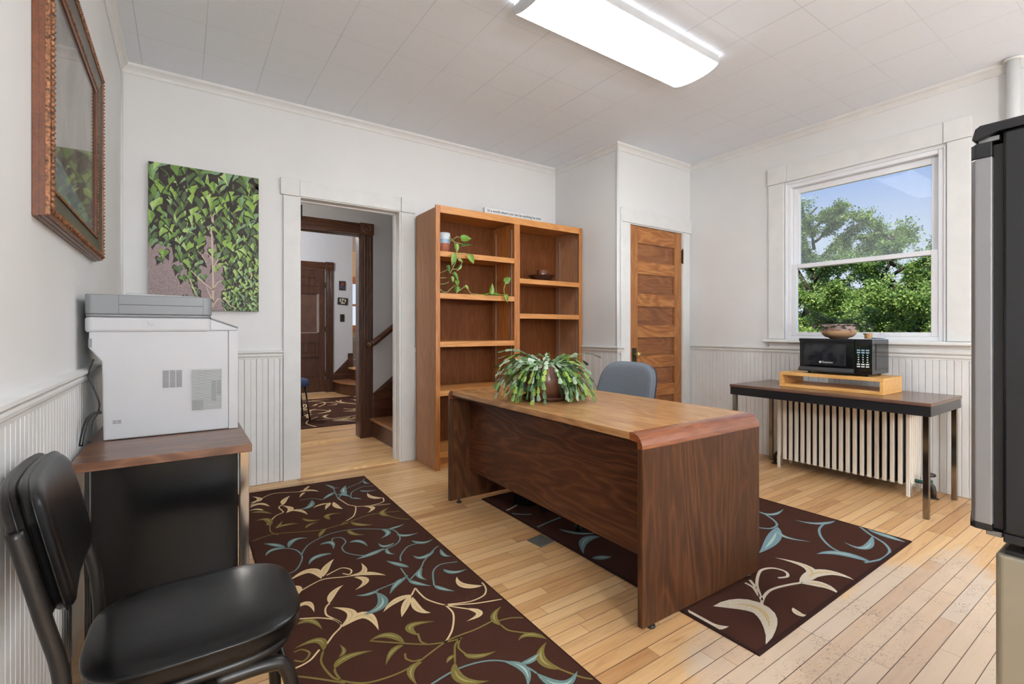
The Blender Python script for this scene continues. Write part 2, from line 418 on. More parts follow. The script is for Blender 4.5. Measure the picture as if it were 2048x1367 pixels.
# closet door casing and door
b = MB().box(3.392, 3.496, KY-.022, KY, 0, 2.174).box(3.378, XW-.002, KY-.026, KY, 2.176, 2.312).box(4.318, 4.42, KY-.022, KY, 0, 2.174)
b.tube([(3.386, KY-.012, 0), (3.386, KY-.012, 2.30)], .012, 8)
st(b.build('trim_14', MT, bevel=.003), 'white painted casing round the wooden closet door')
b = MB().box(3.496, CD0, KY-.012, KY+.07, 0, 2.174).box(CD1, 4.318, KY-.012, KY+.07, 0, 2.174).box(CD0, CD1, KY-.012, KY+.07, CDZ, CDZ+.012)
st(b.build('trim_15', MT))
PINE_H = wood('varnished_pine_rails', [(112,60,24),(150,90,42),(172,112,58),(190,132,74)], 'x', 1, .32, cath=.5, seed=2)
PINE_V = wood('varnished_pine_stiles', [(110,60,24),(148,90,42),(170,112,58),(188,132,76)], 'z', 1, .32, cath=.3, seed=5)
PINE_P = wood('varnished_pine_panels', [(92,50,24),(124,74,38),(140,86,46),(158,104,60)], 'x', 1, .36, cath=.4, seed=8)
y0, y1 = KY+.002, KY+.04
d = MB().box(CD0+.003, CD0+.118, y0, y1, .01, CDZ-.003, 0).box(CD1-.118, CD1-.003, y0, y1, .01, CDZ-.003, 0)
door = d.build('door_1', [PINE_V], bevel=.002); st(door, 'orange varnished five panel wooden closet door')
rz = [(.01,.25),(.50,.61),(.86,.965),(1.222,1.327),(1.555,1.66),(1.83,1.93),(2.05,2.163)]
# five horizontal panels between rails (from the photo)
rails = [(.01,.26),(.50,.615),(.785,.905),(1.085,1.205),(1.39,1.51),(1.705,1.825),(2.005,2.163)]
xa, xb = CD0+.118, CD1-.118
rm = MB()
for z0, z1 in rails: rm.box(xa, xb, y0, y1, z0, z1)
def child(mb, name, mats, parent, bevel=0, seg=2):
    """child of a single-mesh structure; parent sits at its own location"""
    o = mb.build(name, mats, parent, bevel, seg); return o
child(rm, 'rail', PINE_H, door, .002)
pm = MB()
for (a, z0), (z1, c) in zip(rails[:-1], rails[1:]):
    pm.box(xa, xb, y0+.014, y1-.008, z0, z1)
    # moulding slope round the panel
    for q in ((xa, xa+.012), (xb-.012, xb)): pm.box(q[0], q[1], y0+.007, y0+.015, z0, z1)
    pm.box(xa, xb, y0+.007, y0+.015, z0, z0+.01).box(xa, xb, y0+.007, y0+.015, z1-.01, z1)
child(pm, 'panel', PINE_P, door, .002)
BRZ = plain('tarnished_bronze', (62,60,48), .4, metal=.7); BRS = plain('old_brass', (176,150,96), .3, metal=.7)
child(MB().box(3.545, 3.605, y0-.004, y0+.001, .80, .985), 'lock_plate', BRZ, door, .002)
kb = MB().lathe([(.012,0),(.012,-.02),(.010,-.03),(.026,-.036),(.031,-.05),(.028,-.062),(.016,-.07),(.001,-.072)], (3.578, y0-.003, .925), 20, 0, 'y')
child(kb, 'knob', BRS, door)
h = MB().box(CD1-.002, CD1+.01, y0-.006, y0+.004, 1.86, 1.99).tube([(CD1+.004, y0-.01, 1.85), (CD1+.004, y0-.01, 2.0)], .008, 10).lathe([(0,0),(.008,.004),(0,.014)], (CD1+.004, y0-.01, 2.0), 8)
child(h, 'hinge', plain('rusty_hinge', (58,36,28), .5, metal=.4), door)

# ------------------------------------------------------------------ window
yo, yi = .012, 0
b = MB()
b.box(XW-.022, XW, 2.140, 2.276, 1.075, 2.474).box(XW-.022, XW, .908, 1.032, 1.075, 2.474)
b.box(XW-.027, XW, 2.118, 2.284, 2.476, 2.626).box(XW-.022, XW, 1.052, 2.116, 2.476, 2.622).box(XW-.027, XW, .900, 1.050, 2.476, 2.622)
st(b.build('trim_16', MT, bevel=.003), 'white painted casing round the window')
b = MB().prism([(XW, 1.072), (XW-.062, 1.072), (XW-.068, 1.064), (XW-.068, 1.05), (XW-.06, 1.044), (XW, 1.044)], 'y', .885, 2.305)
b.prism([(XW, 1.043), (XW-.03, 1.043), (XW-.034, 1.03), (XW-.024, 1.018), (XW-.024, 1.01), (XW-.036, 1.006), (XW-.036, .992), (XW-.02, .986), (XW, .986)], 'y', .905, 2.262)
st(b.build('trim_17', MT), 'white moulded window stool and apron')
b = MB(); F0, F1 = XW+.002, XW+.10
for (a0, a1, c0, c1) in ((WY0, WY0+.045, WZ0, WZ1), (WY1-.045, WY1, WZ0, WZ1), (WY0+.045, WY1-.045, WZ1-.045, WZ1), (WY0+.045, WY1-.045, WZ0, WZ0+.03)):
    b.box(F0, F1, a0, a1, c0, c1)
b.box(F0-.012, F0, WY0, WY0+.014, WZ0, WZ1).box(F0-.012, F0, WY1-.014, WY1, WZ0, WZ1).box(F0-.012, F0, WY0+.014, WY1-.014, WZ1-.014, WZ1)
win = b.build('window_1', MVIN, bevel=.003); st(win, 'white double hung vinyl window with trees outside')
def sash(name, x0, x1, ya, yb, za, zb, w, wt, wb_):
    s = MB().box(x0, x1, ya, ya+w, za, zb).box(x0, x1, yb-w, yb, za, zb).box(x0, x1, ya+w, yb-w, zb-wt, zb).box(x0, x1, ya+w, yb-w, za, za+wb_)
    return child(s, name, MVIN, win, .003)
s1 = sash('sash', XW+.052, XW+.088, WY0+.046, WY1-.046, 1.70, WZ1-.046, .048, .05, .04)
child(MB().box(XW+.069, XW+.072, WY0+.09, WY1-.09, 1.73, WZ1-.09), 'pane', MGLASSU, s1)
s2 = sash('sash', XW+.012, XW+.048, WY0+.046, WY1-.046, WZ0+.031, 1.735, .042, .036, .032)
child(MB().box(XW+.029, XW+.032, WY0+.085, WY1-.085, WZ0+.06, 1.70), 'pane', MGLASS, s2)
for yy in (1.40, 1.78): child(MB().box(XW+.006, XW+.013, yy-.03, yy+.03, WZ0+.044, WZ0+.050), 'sash_lift', MVIN, s2, .002)
# a thin outer sill so the wall closes
st(MB().box(XW+.10, XW+.17, WY0, WY1, WZ0-.03, WZ0).build('trim_18', MT))

# ------------------------------------------------------------------ ceiling fixtures
def fixture(x0, x1, y0, y1, label, pw):
    t = thing('ceiling_light', label, 'ceiling light', ((x0+x1)/2, (y0+y1)/2, 2.80), group='fluorescent ceiling lights')
    yc = (y0+y1)/2; hw = (y1-y0)/2
    MB().box(x0+.01, x1-.01, y0+.02, y1-.02, 2.868, 2.899).build('housing', plain('fixture_metal', (225,225,225), .4), t, .003)
    pr = []
    for i in range(17):
        a = PI*i/16; pr.append((yc - hw*math.cos(a), 2.842 - .042*math.sin(a)))
    lens = MB().prism([(y0, 2.868)] + pr + [(y1, 2.868)], 'x', x0, x1, smooth=True)
    lens.build('diffuser', emis('lit_acrylic', (.90,.955,1,1), pw), t)
    e = MB()
    for xx in (x0-.006, x1): e.prism([(y0-.004, 2.872)] + [(p[0]*1.0, p[1]-.002) for p in pr] + [(y1+.004, 2.872)], 'x', xx, xx+.006)
    for yy in (y0-.005, y1): e.box(x0, x1, yy, yy+.005, 2.838, 2.888)
    e.build('end_cap', plain('clear_acrylic', (190,190,190), .2), t)
    return t
fixture(1.452, 2.782, 1.745, 2.085, 'long wraparound fluorescent ceiling light above the desk, switched on', LAMP)
fixture(1.452, 2.782, -.62, -.28, 'added wraparound fluorescent fill light, unseen behind the camera position', LAMP*.5)  # second fixture added as fill light, out of view

# heating pipe in the corner by the window wall
t = thing('heating_pipe', 'white painted vertical heating pipe rising to the ceiling behind the fridge', 'pipe', (4.40, .70, 0))
MB().tube([(4.40, .70, 0), (4.40, .70, 2.9)], .033, 20).build('pipe', MT, t)
MB().lathe([(.034,0),(.05,-.003),(.058,-.012),(.034,-.014)], (4.40,.70,2.899), 24).build('collar', MT, t)

# ================================================================== FURNITURE
# ---- bookcase
OAK_V = wood('oak_upright', [(138,80,36),(178,112,56),(200,136,76)], 'z', 1, .38, cath=.3, seed=3)
OAK_H = wood('oak_shelf', [(168,104,50),(200,136,74),(222,162,98)], 'x', 1, .38, cath=.25, seed=4)
OAK_S = wood('veneer_side', [(150,104,72),(172,126,92),(190,144,108)], 'z', 1, .45, cath=.3, seed=9, spec=.25)
OAK_B = wood('veneer_back', [(88,47,22),(106,60,29),(124,74,38)], 'z', 1, .5, cath=.25, seed=6, spec=.15)
sx0, sx1, sy0, sy1, sz = 1.705, 3.325, 3.574, 3.976, 2.184
t = thing('bookcase', 'tall orange oak bookcase, two bays wide, standing beside the doorway', 'bookcase', ((sx0+sx1)/2, (sy0+sy1)/2, 0))
for x0, x1 in ((sx0, sx0+.022), (sx1-.022, sx1)):
    MB().box(x0, x1, sy0+.018, sy1, 0, sz-.02).build('side_panel', OAK_S, t, .001)
MB().box(2.50, 2.54, sy0+.018, sy1-.01, .13, sz-.05).build('divider', OAK_V, t, .001)
MB().box(sx0+.022, sx1-.022, sy0+.018, sy1, sz-.03, sz-.004).build('top_panel', OAK_H, t, .001)
MB().box(sx0+.02, sx1-.02, sy1-.012, sy1-.002, .02, sz-.03).build('back_panel', OAK_B, t)
for x0, x1 in ((sx0, sx0+.040), (2.49, 2.552), (sx1-.042, sx1)):
    MB().box(x0, x1, sy0, sy0+.018, .0 if x0 != 2.49 else .145, sz-.06 if x0 == 2.49 else sz).build('stile', OAK_V, t, .002)
MB().box(sx0+.04, sx1-.042, sy0, sy0+.018, sz-.06, sz).build('top_rail', OAK_H, t, .002)
MB().box(sx0+.04, sx1-.042, sy0+.045, sy0+.062, 0, .092).build('kick_board', OAK_H, t)
def shelf(x0, x1, z):
    MB().box(x0, x1, sy0+.019, sy1-.013, z-.022, z).box(x0, x1, sy0+.002, sy0+.019, z-.045, z).build('shelf', OAK_H, t, .0015)
for z in (.145, .655, 1.06, 1.462, 1.809): shelf(sx0+.023, 2.499, z)
for z in (.145, .70, 1.308, 1.632): shelf(2.541, sx1-.023, z)
MSTRIP = plain('shelf_standard', (196,190,182), .35, metal=.6)
for xa, sgn in ((2.4995, -1), (2.5405, 1), (sx0+.0225, 1), (sx1-.0225, -1)):
    for yy in (sy0+.06, sy1-.075):
        x0, x1 = sorted((xa, xa+sgn*.005)); m = MB()
        zz = .15
        m.box(x0, x1, yy-.007, yy+.007, .15, 2.08)
        m.build('shelf_standard', MSTRIP, t)
# sign on top
t = thing('block_sign', 'long narrow white wooden sign with grey lettering on top of the bookcase', 'sign', (2.65, 3.80, sz+.0005))
MB().box(2.31, 2.995, 3.80, 3.838, sz+.0005, 2.300).build('board', [plain('sign_white', (226,228,228), .5, var=.01)], t, .002)
def text_obj(name, s, size, mat, M, parent, ext=.0006, bold=0):
    cu = bpy.data.curves.new('tmp', 'FONT'); cu.body = s; cu.size = size; cu.extrude = ext; cu.align_x = 'CENTER'; cu.align_y = 'CENTER'; cu.offset = bold
    o = bpy.data.objects.new('tmp', cu); COL.objects.link(o); dg = bpy.context.evaluated_depsgraph_get(); dg.update()
    me = bpy.data.meshes.new_from_object(o.evaluated_get(dg)); bpy.data.objects.remove(o)
    me.name = name; r = parent
    while r.parent is not None: r = r.parent
    me.transform(Matrix.Translation(-Vector(r.location)) @ M); me.materials.clear(); me.materials.append(mat)
    q = bpy.data.objects.new(name, me); COL.objects.link(q); q.parent = parent; return q
MINK = plain('grey_ink', (96,108,112), .6)
text_obj('lettering', 'In a world where you can be anything be kind', .034, MINK,
         Matrix.Translation((2.655, 3.7992, 2.274)) @ Matrix.Rotation(PI/2, 4, 'X'), t, bold=.0006)
# cup and saucer-bowl on the right bay shelf
MCUP = plain('brown_glaze', (120,78,58), .22, var=.1, vs=20); MCUPD = plain('dark_brown_glaze', (70,42,36), .25, var=.08)
c0 = (2.925, 3.72, 1.632)
tag(MB().lathe([(.0,.001),(.075,.001),(.086,.004),(.135,.058),(.139,.060),(.134,.060),(.083,.012),(0,.012)], c0, 40).build('shallow_bowl', MCUPD, origin=c0),
    'dark brown flared stoneware bowl under the small cup in the bookcase', 'bowl')
c1 = (2.925, 3.72, 1.6545)
t = thing('coffee_cup', 'small brown stoneware cup sitting in the dark bowl in the bookcase', 'cup', c1)
MB().lathe([(.0,0),(.050,0),(.056,.012),(.053,.030),(.051,.088),(.0525,.09),(.048,.089),(.046,.012),(0,.01)], c1, 32).build('body', MCUP, t)
MB().tube([(c1[0]+.05+.033*math.sin(a), c1[1], c1[2]+.052+.024*math.cos(a)) for a in [PI*i/8 for i in range(9)]], .006, 8).build('handle', MCUPD, t)

# ---- pothos in a pot on the bookcase
GR = [leafm('pothos_green', (112,158,52)), leafm('pothos_light', (172,196,110)), leafm('pothos_dark', (70,110,44))]
MSTEM = leafm('vine_stem', (172,186,110), .1)
pc = (1.822, 3.665, 1.809)
t = thing('trailing_pothos', 'trailing pothos vine in a white, blue and terracotta pot, upper left bookcase shelf', 'houseplant', pc)
MB().lathe([(0,0),(.047,0),(.052,.07),(.0525,.075),(.0525,.077)], pc, 32).build('pot_base', plain('raw_terracotta', (176,108,80), .7, var=.12, vs=30), t)
MB().lathe([(.0528,.077),(.054,.10),(.0545,.108),(.054,.112)], pc, 32).lathe([(.048,.145),(.0,.145)], pc, 24).build('glaze_band', plain('blue_glaze', (150,176,196), .25), t)
MB().lathe([(.054,.112),(.055,.135),(.0555,.138),(.055,.141),(.0545,.166),(.050,.166),(.048,.145)], pc, 32).build('pot_rim', plain('white_glaze', (212,218,222), .25), t)
def heart_leaf(mb, base, d, nrm, ln, w, m=0, m2=1, curl=.15):
    """heart-shaped blade from base along d"""
    d = Vector(d).normalized(); n = Vector(nrm); r = d.cross(n).normalized(); n = r.cross(d); b0 = Vector(base)
    prof = [(0,.0),(.03,.55),(.12,.9),(.3,1),(.5,.86),(.7,.56),(.88,.2),(1,0)]
    mid = [b0 + d*(a*ln) - n*(curl*ln*a*a) for a, _ in prof]
    for sg in (-1, 1):
        ed = [mid[i] + r*(sg*prof[i][1]*w/2) + n*(.12*w*prof[i][1]) - (d*(.08*ln) if i == 1 else d*0) for i in range(len(prof))]
        vs = mid + ed; k = len(prof)
        mb.add(vs, [(i, i+1, k+i+1, k+i) for i in range(k-1)], m if sg < 0 else m2, True)
def q3(u, v, y=3.56):   # point on the plane just in front of the bookcase
    return Vector((u, y, v))
vm = MB(); lm = MB()
def vine(pts, r=.0028): vm.tube(pts, r, 6)
def lf(x, z, dx, dz, ln=.07, w=.055, y=3.55, m=0, m2=0, ny=-1, nz=.3, dy=-.2): heart_leaf(lm, (x, y, z), (dx, dy, dz), (.15, ny, nz), ln, w, m, m2)
def V3(l, y=3.55): return [(x, y, z) for x, z in l]
vine([(1.84, 3.66, 1.972), (1.852, 3.62, 1.94)] + V3([(1.862,1.89),(1.872,1.852),(1.881,1.798),(1.875,1.721),(1.844,1.664)]), .0034)
vine([(1.83, 3.66, 1.965), (1.855, 3.60, 1.90)] + V3([(1.875,1.924),(1.9,1.941),(1.931,1.933)], 3.57))
vine([(1.862, 3.55, 1.89), (1.925, 3.55, 1.88), (1.95, 3.55, 1.872)])
vine(V3([(1.844,1.661),(1.881,1.664),(1.925,1.697),(1.937,1.737),(1.919,1.758),(1.887,1.755)]))
vine(V3([(1.736,1.623),(1.784,1.643),(1.82,1.662)], 3.58)); vine(V3([(1.844,1.661),(1.82,1.629),(1.85,1.626),(1.881,1.578)]))
vine(V3([(1.736,1.586),(1.814,1.593)], 3.6)); vine(V3([(1.736,1.534),(1.796,1.54),(1.838,1.559)], 3.6))
vine(V3([(1.736,1.494),(1.772,1.469),(1.808,1.47),(1.838,1.499),(1.881,1.534)], 3.57)); vine(V3([(1.9,1.475),(1.944,1.504),(1.975,1.528)], 3.57))
vine(V3([(1.881,1.787),(1.956,1.805),(2.007,1.776)]))
lf(1.925, 1.925, 1, .12, .10, .062, m=0, m2=0, nz=.25); lf(1.925, 1.862, 1, .3, .11, .06, m=2, m2=1, ny=-.5, nz=.9)
lf(1.878, 1.875, .1, -1, .075, .05, m=1, m2=0); lf(1.862, 1.79, -.25, -1, .105, .06, m=0, m2=1); lf(2.0, 1.79, .6, -.8, .085, .078, m=0, m2=1)
lf(1.925, 1.70, -.6, -.7, .07, .03, m=1, m2=2); lf(1.80, 1.69, .2, -.8, .06, .04, m=2, m2=2); lf(1.858, 1.635, .5, -.9, .09, .04, m=0, m2=2)
lf(1.84, 1.60, .2, -1, .05, .034, m=1, m2=0); lf(1.88, 1.57, .3, -1, .05, .05, m=0, m2=0); lf(1.886, 1.52, -.1, -1, .062, .056, m=0, m2=2)
lf(1.965, 1.53, .6, -.5, .045, .03, m=1, m2=0); lf(1.90, 1.75, .9, -.4, .05, .03, m=1, m2=1)
vine([(1.975, 3.57, 1.53), (2.05, 3.60, 1.472), (2.14, 3.60, 1.466), (2.24, 3.59, 1.466), (2.32, 3.58, 1.467), (2.364, 3.55, 1.472), (2.35, 3.54, 1.519), (2.372, 3.54, 1.585)])
lf(2.235, 1.475, .12, 1, .095, .055, y=3.57, m=0, m2=1, nz=.2); lf(2.25, 1.472, -1, .0, .09, .04, y=3.58, m=2, m2=0, ny=-.4, nz=.9); lf(2.25, 1.472, 1, .1, .085, .045, y=3.57, m=0, m2=0, ny=-.5, nz=.8)
lf(2.362, 1.585, .7, .45, .075, .06, y=3.545, m=0, m2=0); lf(2.372, 1.472, .3, -1, .075, .052, y=3.545, m=0, m2=1)
vm.build('vines', MSTEM, t); lm.build('leaves', GR, t, fix=False)

# ---- desk
D_TOP = wood('desk_laminate_top', [(126,84,48),(172,124,78),(200,154,104)], 'y', 1, .26, cath=.25, seed=11, stretch=.05)
D_END = wood('desk_laminate_end', [(34,17,8),(66,38,20),(98,60,35)], 'z', 1, .4, cath=.35, seed=12, stretch=.03, spec=.25)
D_MOD = wood('desk_laminate_front', [(54,28,16),(90,50,31),(120,74,46)], 'y', 1, .4, cath=.45, seed=13, stretch=.04, spec=.3)
D_NOSE = wood('desk_oak_nosing', [(98,50,26),(132,74,42),(154,90,54)], 'x', 1, .2, cath=.2, seed=14, coat=.3)
t = thing('desk', 'large walnut laminate desk with rounded end edges, standing in the middle of the room', 'desk', (1.428, 1.205, 0), math.radians(-.9))
LY, LX, HT, RR = 1.655, .81, .757, .052
def dbuild(mb, name, mat, bv=.002): return mb.build(name, mat, t, bv, local=True)
dbuild(MB().box(0, LX, RR+.012, LY-RR-.012, HT-.03, HT), 'desk_top', D_TOP)
for end in (0, 1):
    arc = [(RR - RR*math.cos(a), HT - RR + RR*math.sin(a)) for a in [PI/2*i/8 for i in range(9)]]
    prof = [(0.0, HT-RR-.006)] + arc + [(RR+.012, HT), (RR+.012, HT-.03), (.024, HT-.035), (.024, HT-RR-.006)]
    if end: prof = [(LY-u, z) for u, z in prof]
    dbuild(MB().prism(prof, 'x', 0, LX, smooth=False), 'edge_nosing', D_NOSE, 0)
    p0, p1 = (.0, .024) if not end else (LY-.024, LY)
    dbuild(MB().box(0, LX, p0, p1, .022, HT-RR-.006), 'end_panel', D_END, .0015)
dbuild(MB().box(.15, .168, .0245, LY-.0245, .205, HT-.031), 'modesty_panel', D_MOD)
dbuild(MB().box(.02, .15, .0245, LY-.0245, HT-.045, HT-.031), 'top_support', D_END, 0)
for fx in (.07, LX-.07):
    for fy in (.02, LY-.02):
        dbuild(MB().lathe([(0,0),(.017,0),(.019,.004),(.017,.009),(.006,.010),(.006,.024),(0,.024)], (fx, fy, .0 if fx < .3 else .0085), 16), 'leveling_foot', MBLK, 0)

# ---- rugs: woven pattern kept inside each rug's own mesh
def rugm(name, col):
    m, nt, b = newmat(name); co = objco(nt); f = noise(nt, co, 420, 2, .7); c = lin(col)
    L(nt, ramp(nt, f, [(.25, tuple(x*.62 for x in c[:3])+(1,)), (.75, tuple(min(1, x*1.35) for x in c[:3])+(1,))]), b.inputs['Base Color'])
    b.inputs['Roughness'].default_value = .95; b.inputs['Specular IOR Level'].default_value = .1
    bump(nt, b, noise(nt, co, 500, 2, .7), .5, .002); return m
RM = [rugm('rug_brown', (66,39,30)), rugm('rug_cream', (214,186,142)), rugm('rug_blue', (108,132,128)), rugm('rug_green', (120,106,56)),
      rugm('rug_pale_blue', (164,182,172)), rugm('rug_tan', (196,170,126)), rugm('rug_lightgreen', (150,144,92)), rugm('rug_edge', (50,31,28)),
      rugm('rug_bright_blue', (116,142,148)), rugm('rug_ivory', (202,190,170))]
def leaf2(mb, B, Mi, T, w, z, m, mi):
    B, Mi, T = Vector(B), Vector(Mi), Vector(T); C = Mi*2 - (B+T)/2; n = 12
    sp = [(1-s)**2*B + 2*s*(1-s)*C + s*s*T for s in [i/n for i in range(n+1)]]
    def prof(s): return math.sin(PI*min(1, s**.85))**.9 * (1 - .25*s)
    for ww, zz, mm in ((w, z, m), (w*.20, z+.0004, mi)):
        l, r = [], []
        a, e = (0, n) if ww == w else (2, n-2)
        for i in range(a, e+1):
            d = (sp[min(i+1, n)] - sp[max(i-1, 0)]).normalized(); q = Vector((-d.y, d.x))
            h = ww*.5*prof(i/n) if ww == w else ww*.5*math.sin(PI*(i-a)/(e-a))
            l.append(sp[i] + q*h); r.append(sp[i] - q*h)
        vs = [(p.x, p.y, zz) for p in l] + [(p.x, p.y, zz) for p in r]; k = len(l)
        mb.add(vs, [(i, k+i, k+i+1, i+1) for i in range(k-1)], mm)
def catmull(pts, n=6):
    if len(pts) < 3: return [Vector(p) for p in pts]
    P = [Vector(p) for p in pts]; P = [P[0]*2-P[1]] + P + [P[-1]*2-P[-2]]; out = []
    for i in range(1, len(P)-2):
        for k in range(n):
            s = k/n; out.append(.5*((2*P[i]) + (P[i+1]-P[i-1])*s + (2*P[i-1]-5*P[i]+4*P[i+1]-P[i+2])*s*s + (3*P[i]-P[i-1]-3*P[i+1]+P[i+2])*s**3))
    return out + [P[-2]]
def stem2(mb, pts, w, z, m):
    P = catmull(pts); vs = []
    for i, p in enumerate(P):
        d = (P[min(i+1, len(P)-1)] - P[max(i-1, 0)]).normalized(); q = Vector((-d.y, d.x))*w/2
        vs += [(p.x+q.x, p.y+q.y, z), (p.x-q.x, p.y-q.y, z)]
    mb.add(vs, [(2*i, 2*i+1, 2*i+3, 2*i+2) for i in range(len(P)-1)], m)
def rugbase(mb, c, h=.008, e=.014):
    """c: four corners in order"""
    c = [Vector(p) for p in c]; ce = sum(c, Vector((0,0)))/4
    def ins(d): return [p + (ce-p).normalized()*d*1.41 for p in c]
    r = [(c, 0), (c, h*.7), (ins(.004), h), (ins(e), h), (ins(e+.001), h-.0012)]
    vs = [(p.x, p.y, z) for ring, z in r for p in ring]
    for i in range(4):
        mb.add(vs, [(i*4+j, i*4+(j+1)%4, i*4+4+(j+1)%4, i*4+4+j) for j in range(4)], 7) if False else None
    b0 = len(mb.v); mb.v += vs
    for i in range(4):
        for j in range(4): mb.f.append([b0+i*4+j, b0+i*4+(j+1)%4, b0+i*4+4+(j+1)%4, b0+i*4+4+j]); mb.m.append(7); mb.sm.append(False)
    mb.f.append([b0+16+j for j in range(4)]); mb.m.append(0); mb.sm.append(False)
    return h-.0012
CC = {'C': (1, 5), 'B': (2, 4), 'G': (3, 6), 'b': (8, 4), 'c': (9, 5)}
L1=[('C',.543,3.436,.563,3.524,.612,3.597),('C',.67,3.647,.747,3.641,.795,3.57),('C',.708,3.658,.742,3.706,.767,3.748),('C',.711,3.61,.689,3.589,.658,3.521),('C',.366,3.597,.429,3.636,.39,3.728),('C',.357,3.505,.418,3.541,.465,3.45),('C',.422,3.397,.386,3.447,.345,3.438),('C',.533,3.272,.57,3.339,.529,3.426),('C',.566,3.286,.611,3.266,.639,3.164),('C',.799,3.291,.743,3.297,.691,3.263),('C',.807,3.302,.779,3.254,.748,3.187),('C',.827,3.3,.823,3.204,.846,3.141),('C',1.125,3.191,1.069,3.247,1.07,3.349),('C',.973,3.1,1.008,3.045,.953,2.983),('B',.906,3.603,.892,3.647,.869,3.713),('B',.888,3.63,.903,3.59,.939,3.58),('B',.941,3.401,.944,3.495,.994,3.602),('B',.889,3.496,.831,3.446,.773,3.378),('B',.882,3.433,.923,3.404,.954,3.318),('B',.942,3.317,.974,3.282,1.002,3.242),('B',.716,3.418,.678,3.304,.605,3.293),('B',1.138,3.648,1.129,3.575,1.159,3.554),('B',1.045,3.435,1.077,3.39,1.146,3.375),('G',1.054,2.853,1.028,2.931,1.101,2.993),('G',.599,3.121,.632,3.055,.686,3.044),('G',.735,3.004,.738,3.085,.822,3.073),('G',.586,2.952,.615,2.995,.668,3.007),('G',.417,3.094,.419,3.222,.358,3.237),('G',.351,3.398,.409,3.376,.46,3.298),('G',.44,3.053,.462,3.075,.49,3.147),('G',.44,3.053,.505,3.071,.565,3.046),('G',.622,2.781,.652,2.847,.689,2.881),('G',.785,2.8,.788,2.723,.837,2.673),('G',.828,2.897,.856,2.829,.928,2.78),('B',.444,2.751,.402,2.819,.356,2.866),('B',.459,2.74,.5,2.823,.566,2.805),('B',.446,2.737,.385,2.759,.345,2.704),('B',.6,2.682,.658,2.674,.647,2.588),('B',.63,2.541,.553,2.547,.507,2.483),('B',.739,2.618,.788,2.606,.807,2.518),('B',.873,2.448,.787,2.42,.711,2.41),('B',.939,2.694,.956,2.622,.896,2.575),('B',.973,2.67,1.017,2.671,1.081,2.687),('B',.994,2.582,1.022,2.533,1.097,2.526),('B',.939,2.48,.88,2.468,.866,2.525),('B',.884,2.44,.87,2.387,.896,2.353),('B',1.026,2.453,1.064,2.394,1.129,2.403),('B',.9,2.184,.864,2.246,.831,2.309),('B',1.111,2.271,1.096,2.2,1.124,2.171),('B',1.074,2.271,.994,2.238,.964,2.287),('B',.95,2.139,.908,2.085,.923,2.024),('B',1.028,2.073,1.053,2.018,1.123,2.009),('B',.929,1.965,.946,1.917,.984,1.867),('B',.852,2.069,.872,2.023,.917,1.964),('B',.85,2.095,.798,2.074,.738,2.006),('B',.714,2.071,.662,2.059,.614,2.081),('B',.696,2.054,.682,1.946,.576,1.923),('C',.536,2.325,.567,2.403,.623,2.475),('C',.525,2.31,.5,2.417,.396,2.372),('C',.644,2.267,.706,2.265,.722,2.357),('C',.666,2.258,.726,2.231,.781,2.172),('C',.653,2.241,.688,2.178,.624,2.126),('C',.377,2.317,.422,2.278,.383,2.202),('C',.506,2.084,.538,2.154,.594,2.198),('C',.38,2.123,.431,2.135,.439,2.053),('C',.504,1.896,.563,1.958,.509,2.045),('C',.505,1.888,.602,1.917,.615,1.789),('C',.817,1.944,.744,1.944,.67,1.894),('C',.811,1.948,.76,1.884,.719,1.819),('C',.812,1.931,.796,1.836,.828,1.781),('C',1.108,1.838,1.036,1.891,1.048,1.973),('C',.958,1.725,.988,1.666,.918,1.649),('G',.364,2.002,.414,2.0,.439,1.916),('G',.412,1.785,.412,1.857,.328,1.857),('G',.449,1.723,.473,1.743,.469,1.788),('G',.423,1.67,.471,1.704,.561,1.686),('G',.726,1.676,.726,1.745,.818,1.717),('G',.667,1.661,.634,1.74,.565,1.746),('G',.66,1.652,.616,1.644,.57,1.587),('G',1.016,1.549,1.023,1.612,1.087,1.655),('G',1.115,1.383,1.072,1.443,1.018,1.437),('G',.819,1.489,.849,1.451,.92,1.435),('G',.773,1.468,.752,1.384,.824,1.326),('G',.79,1.501,.766,1.495,.746,1.479),('G',.68,1.532,.63,1.514,.623,1.439),('B',.914,1.371,.95,1.304,.909,1.233),('B',.953,1.335,1.002,1.327,1.065,1.349),('B',.972,1.268,1.007,1.179,1.092,1.197)]
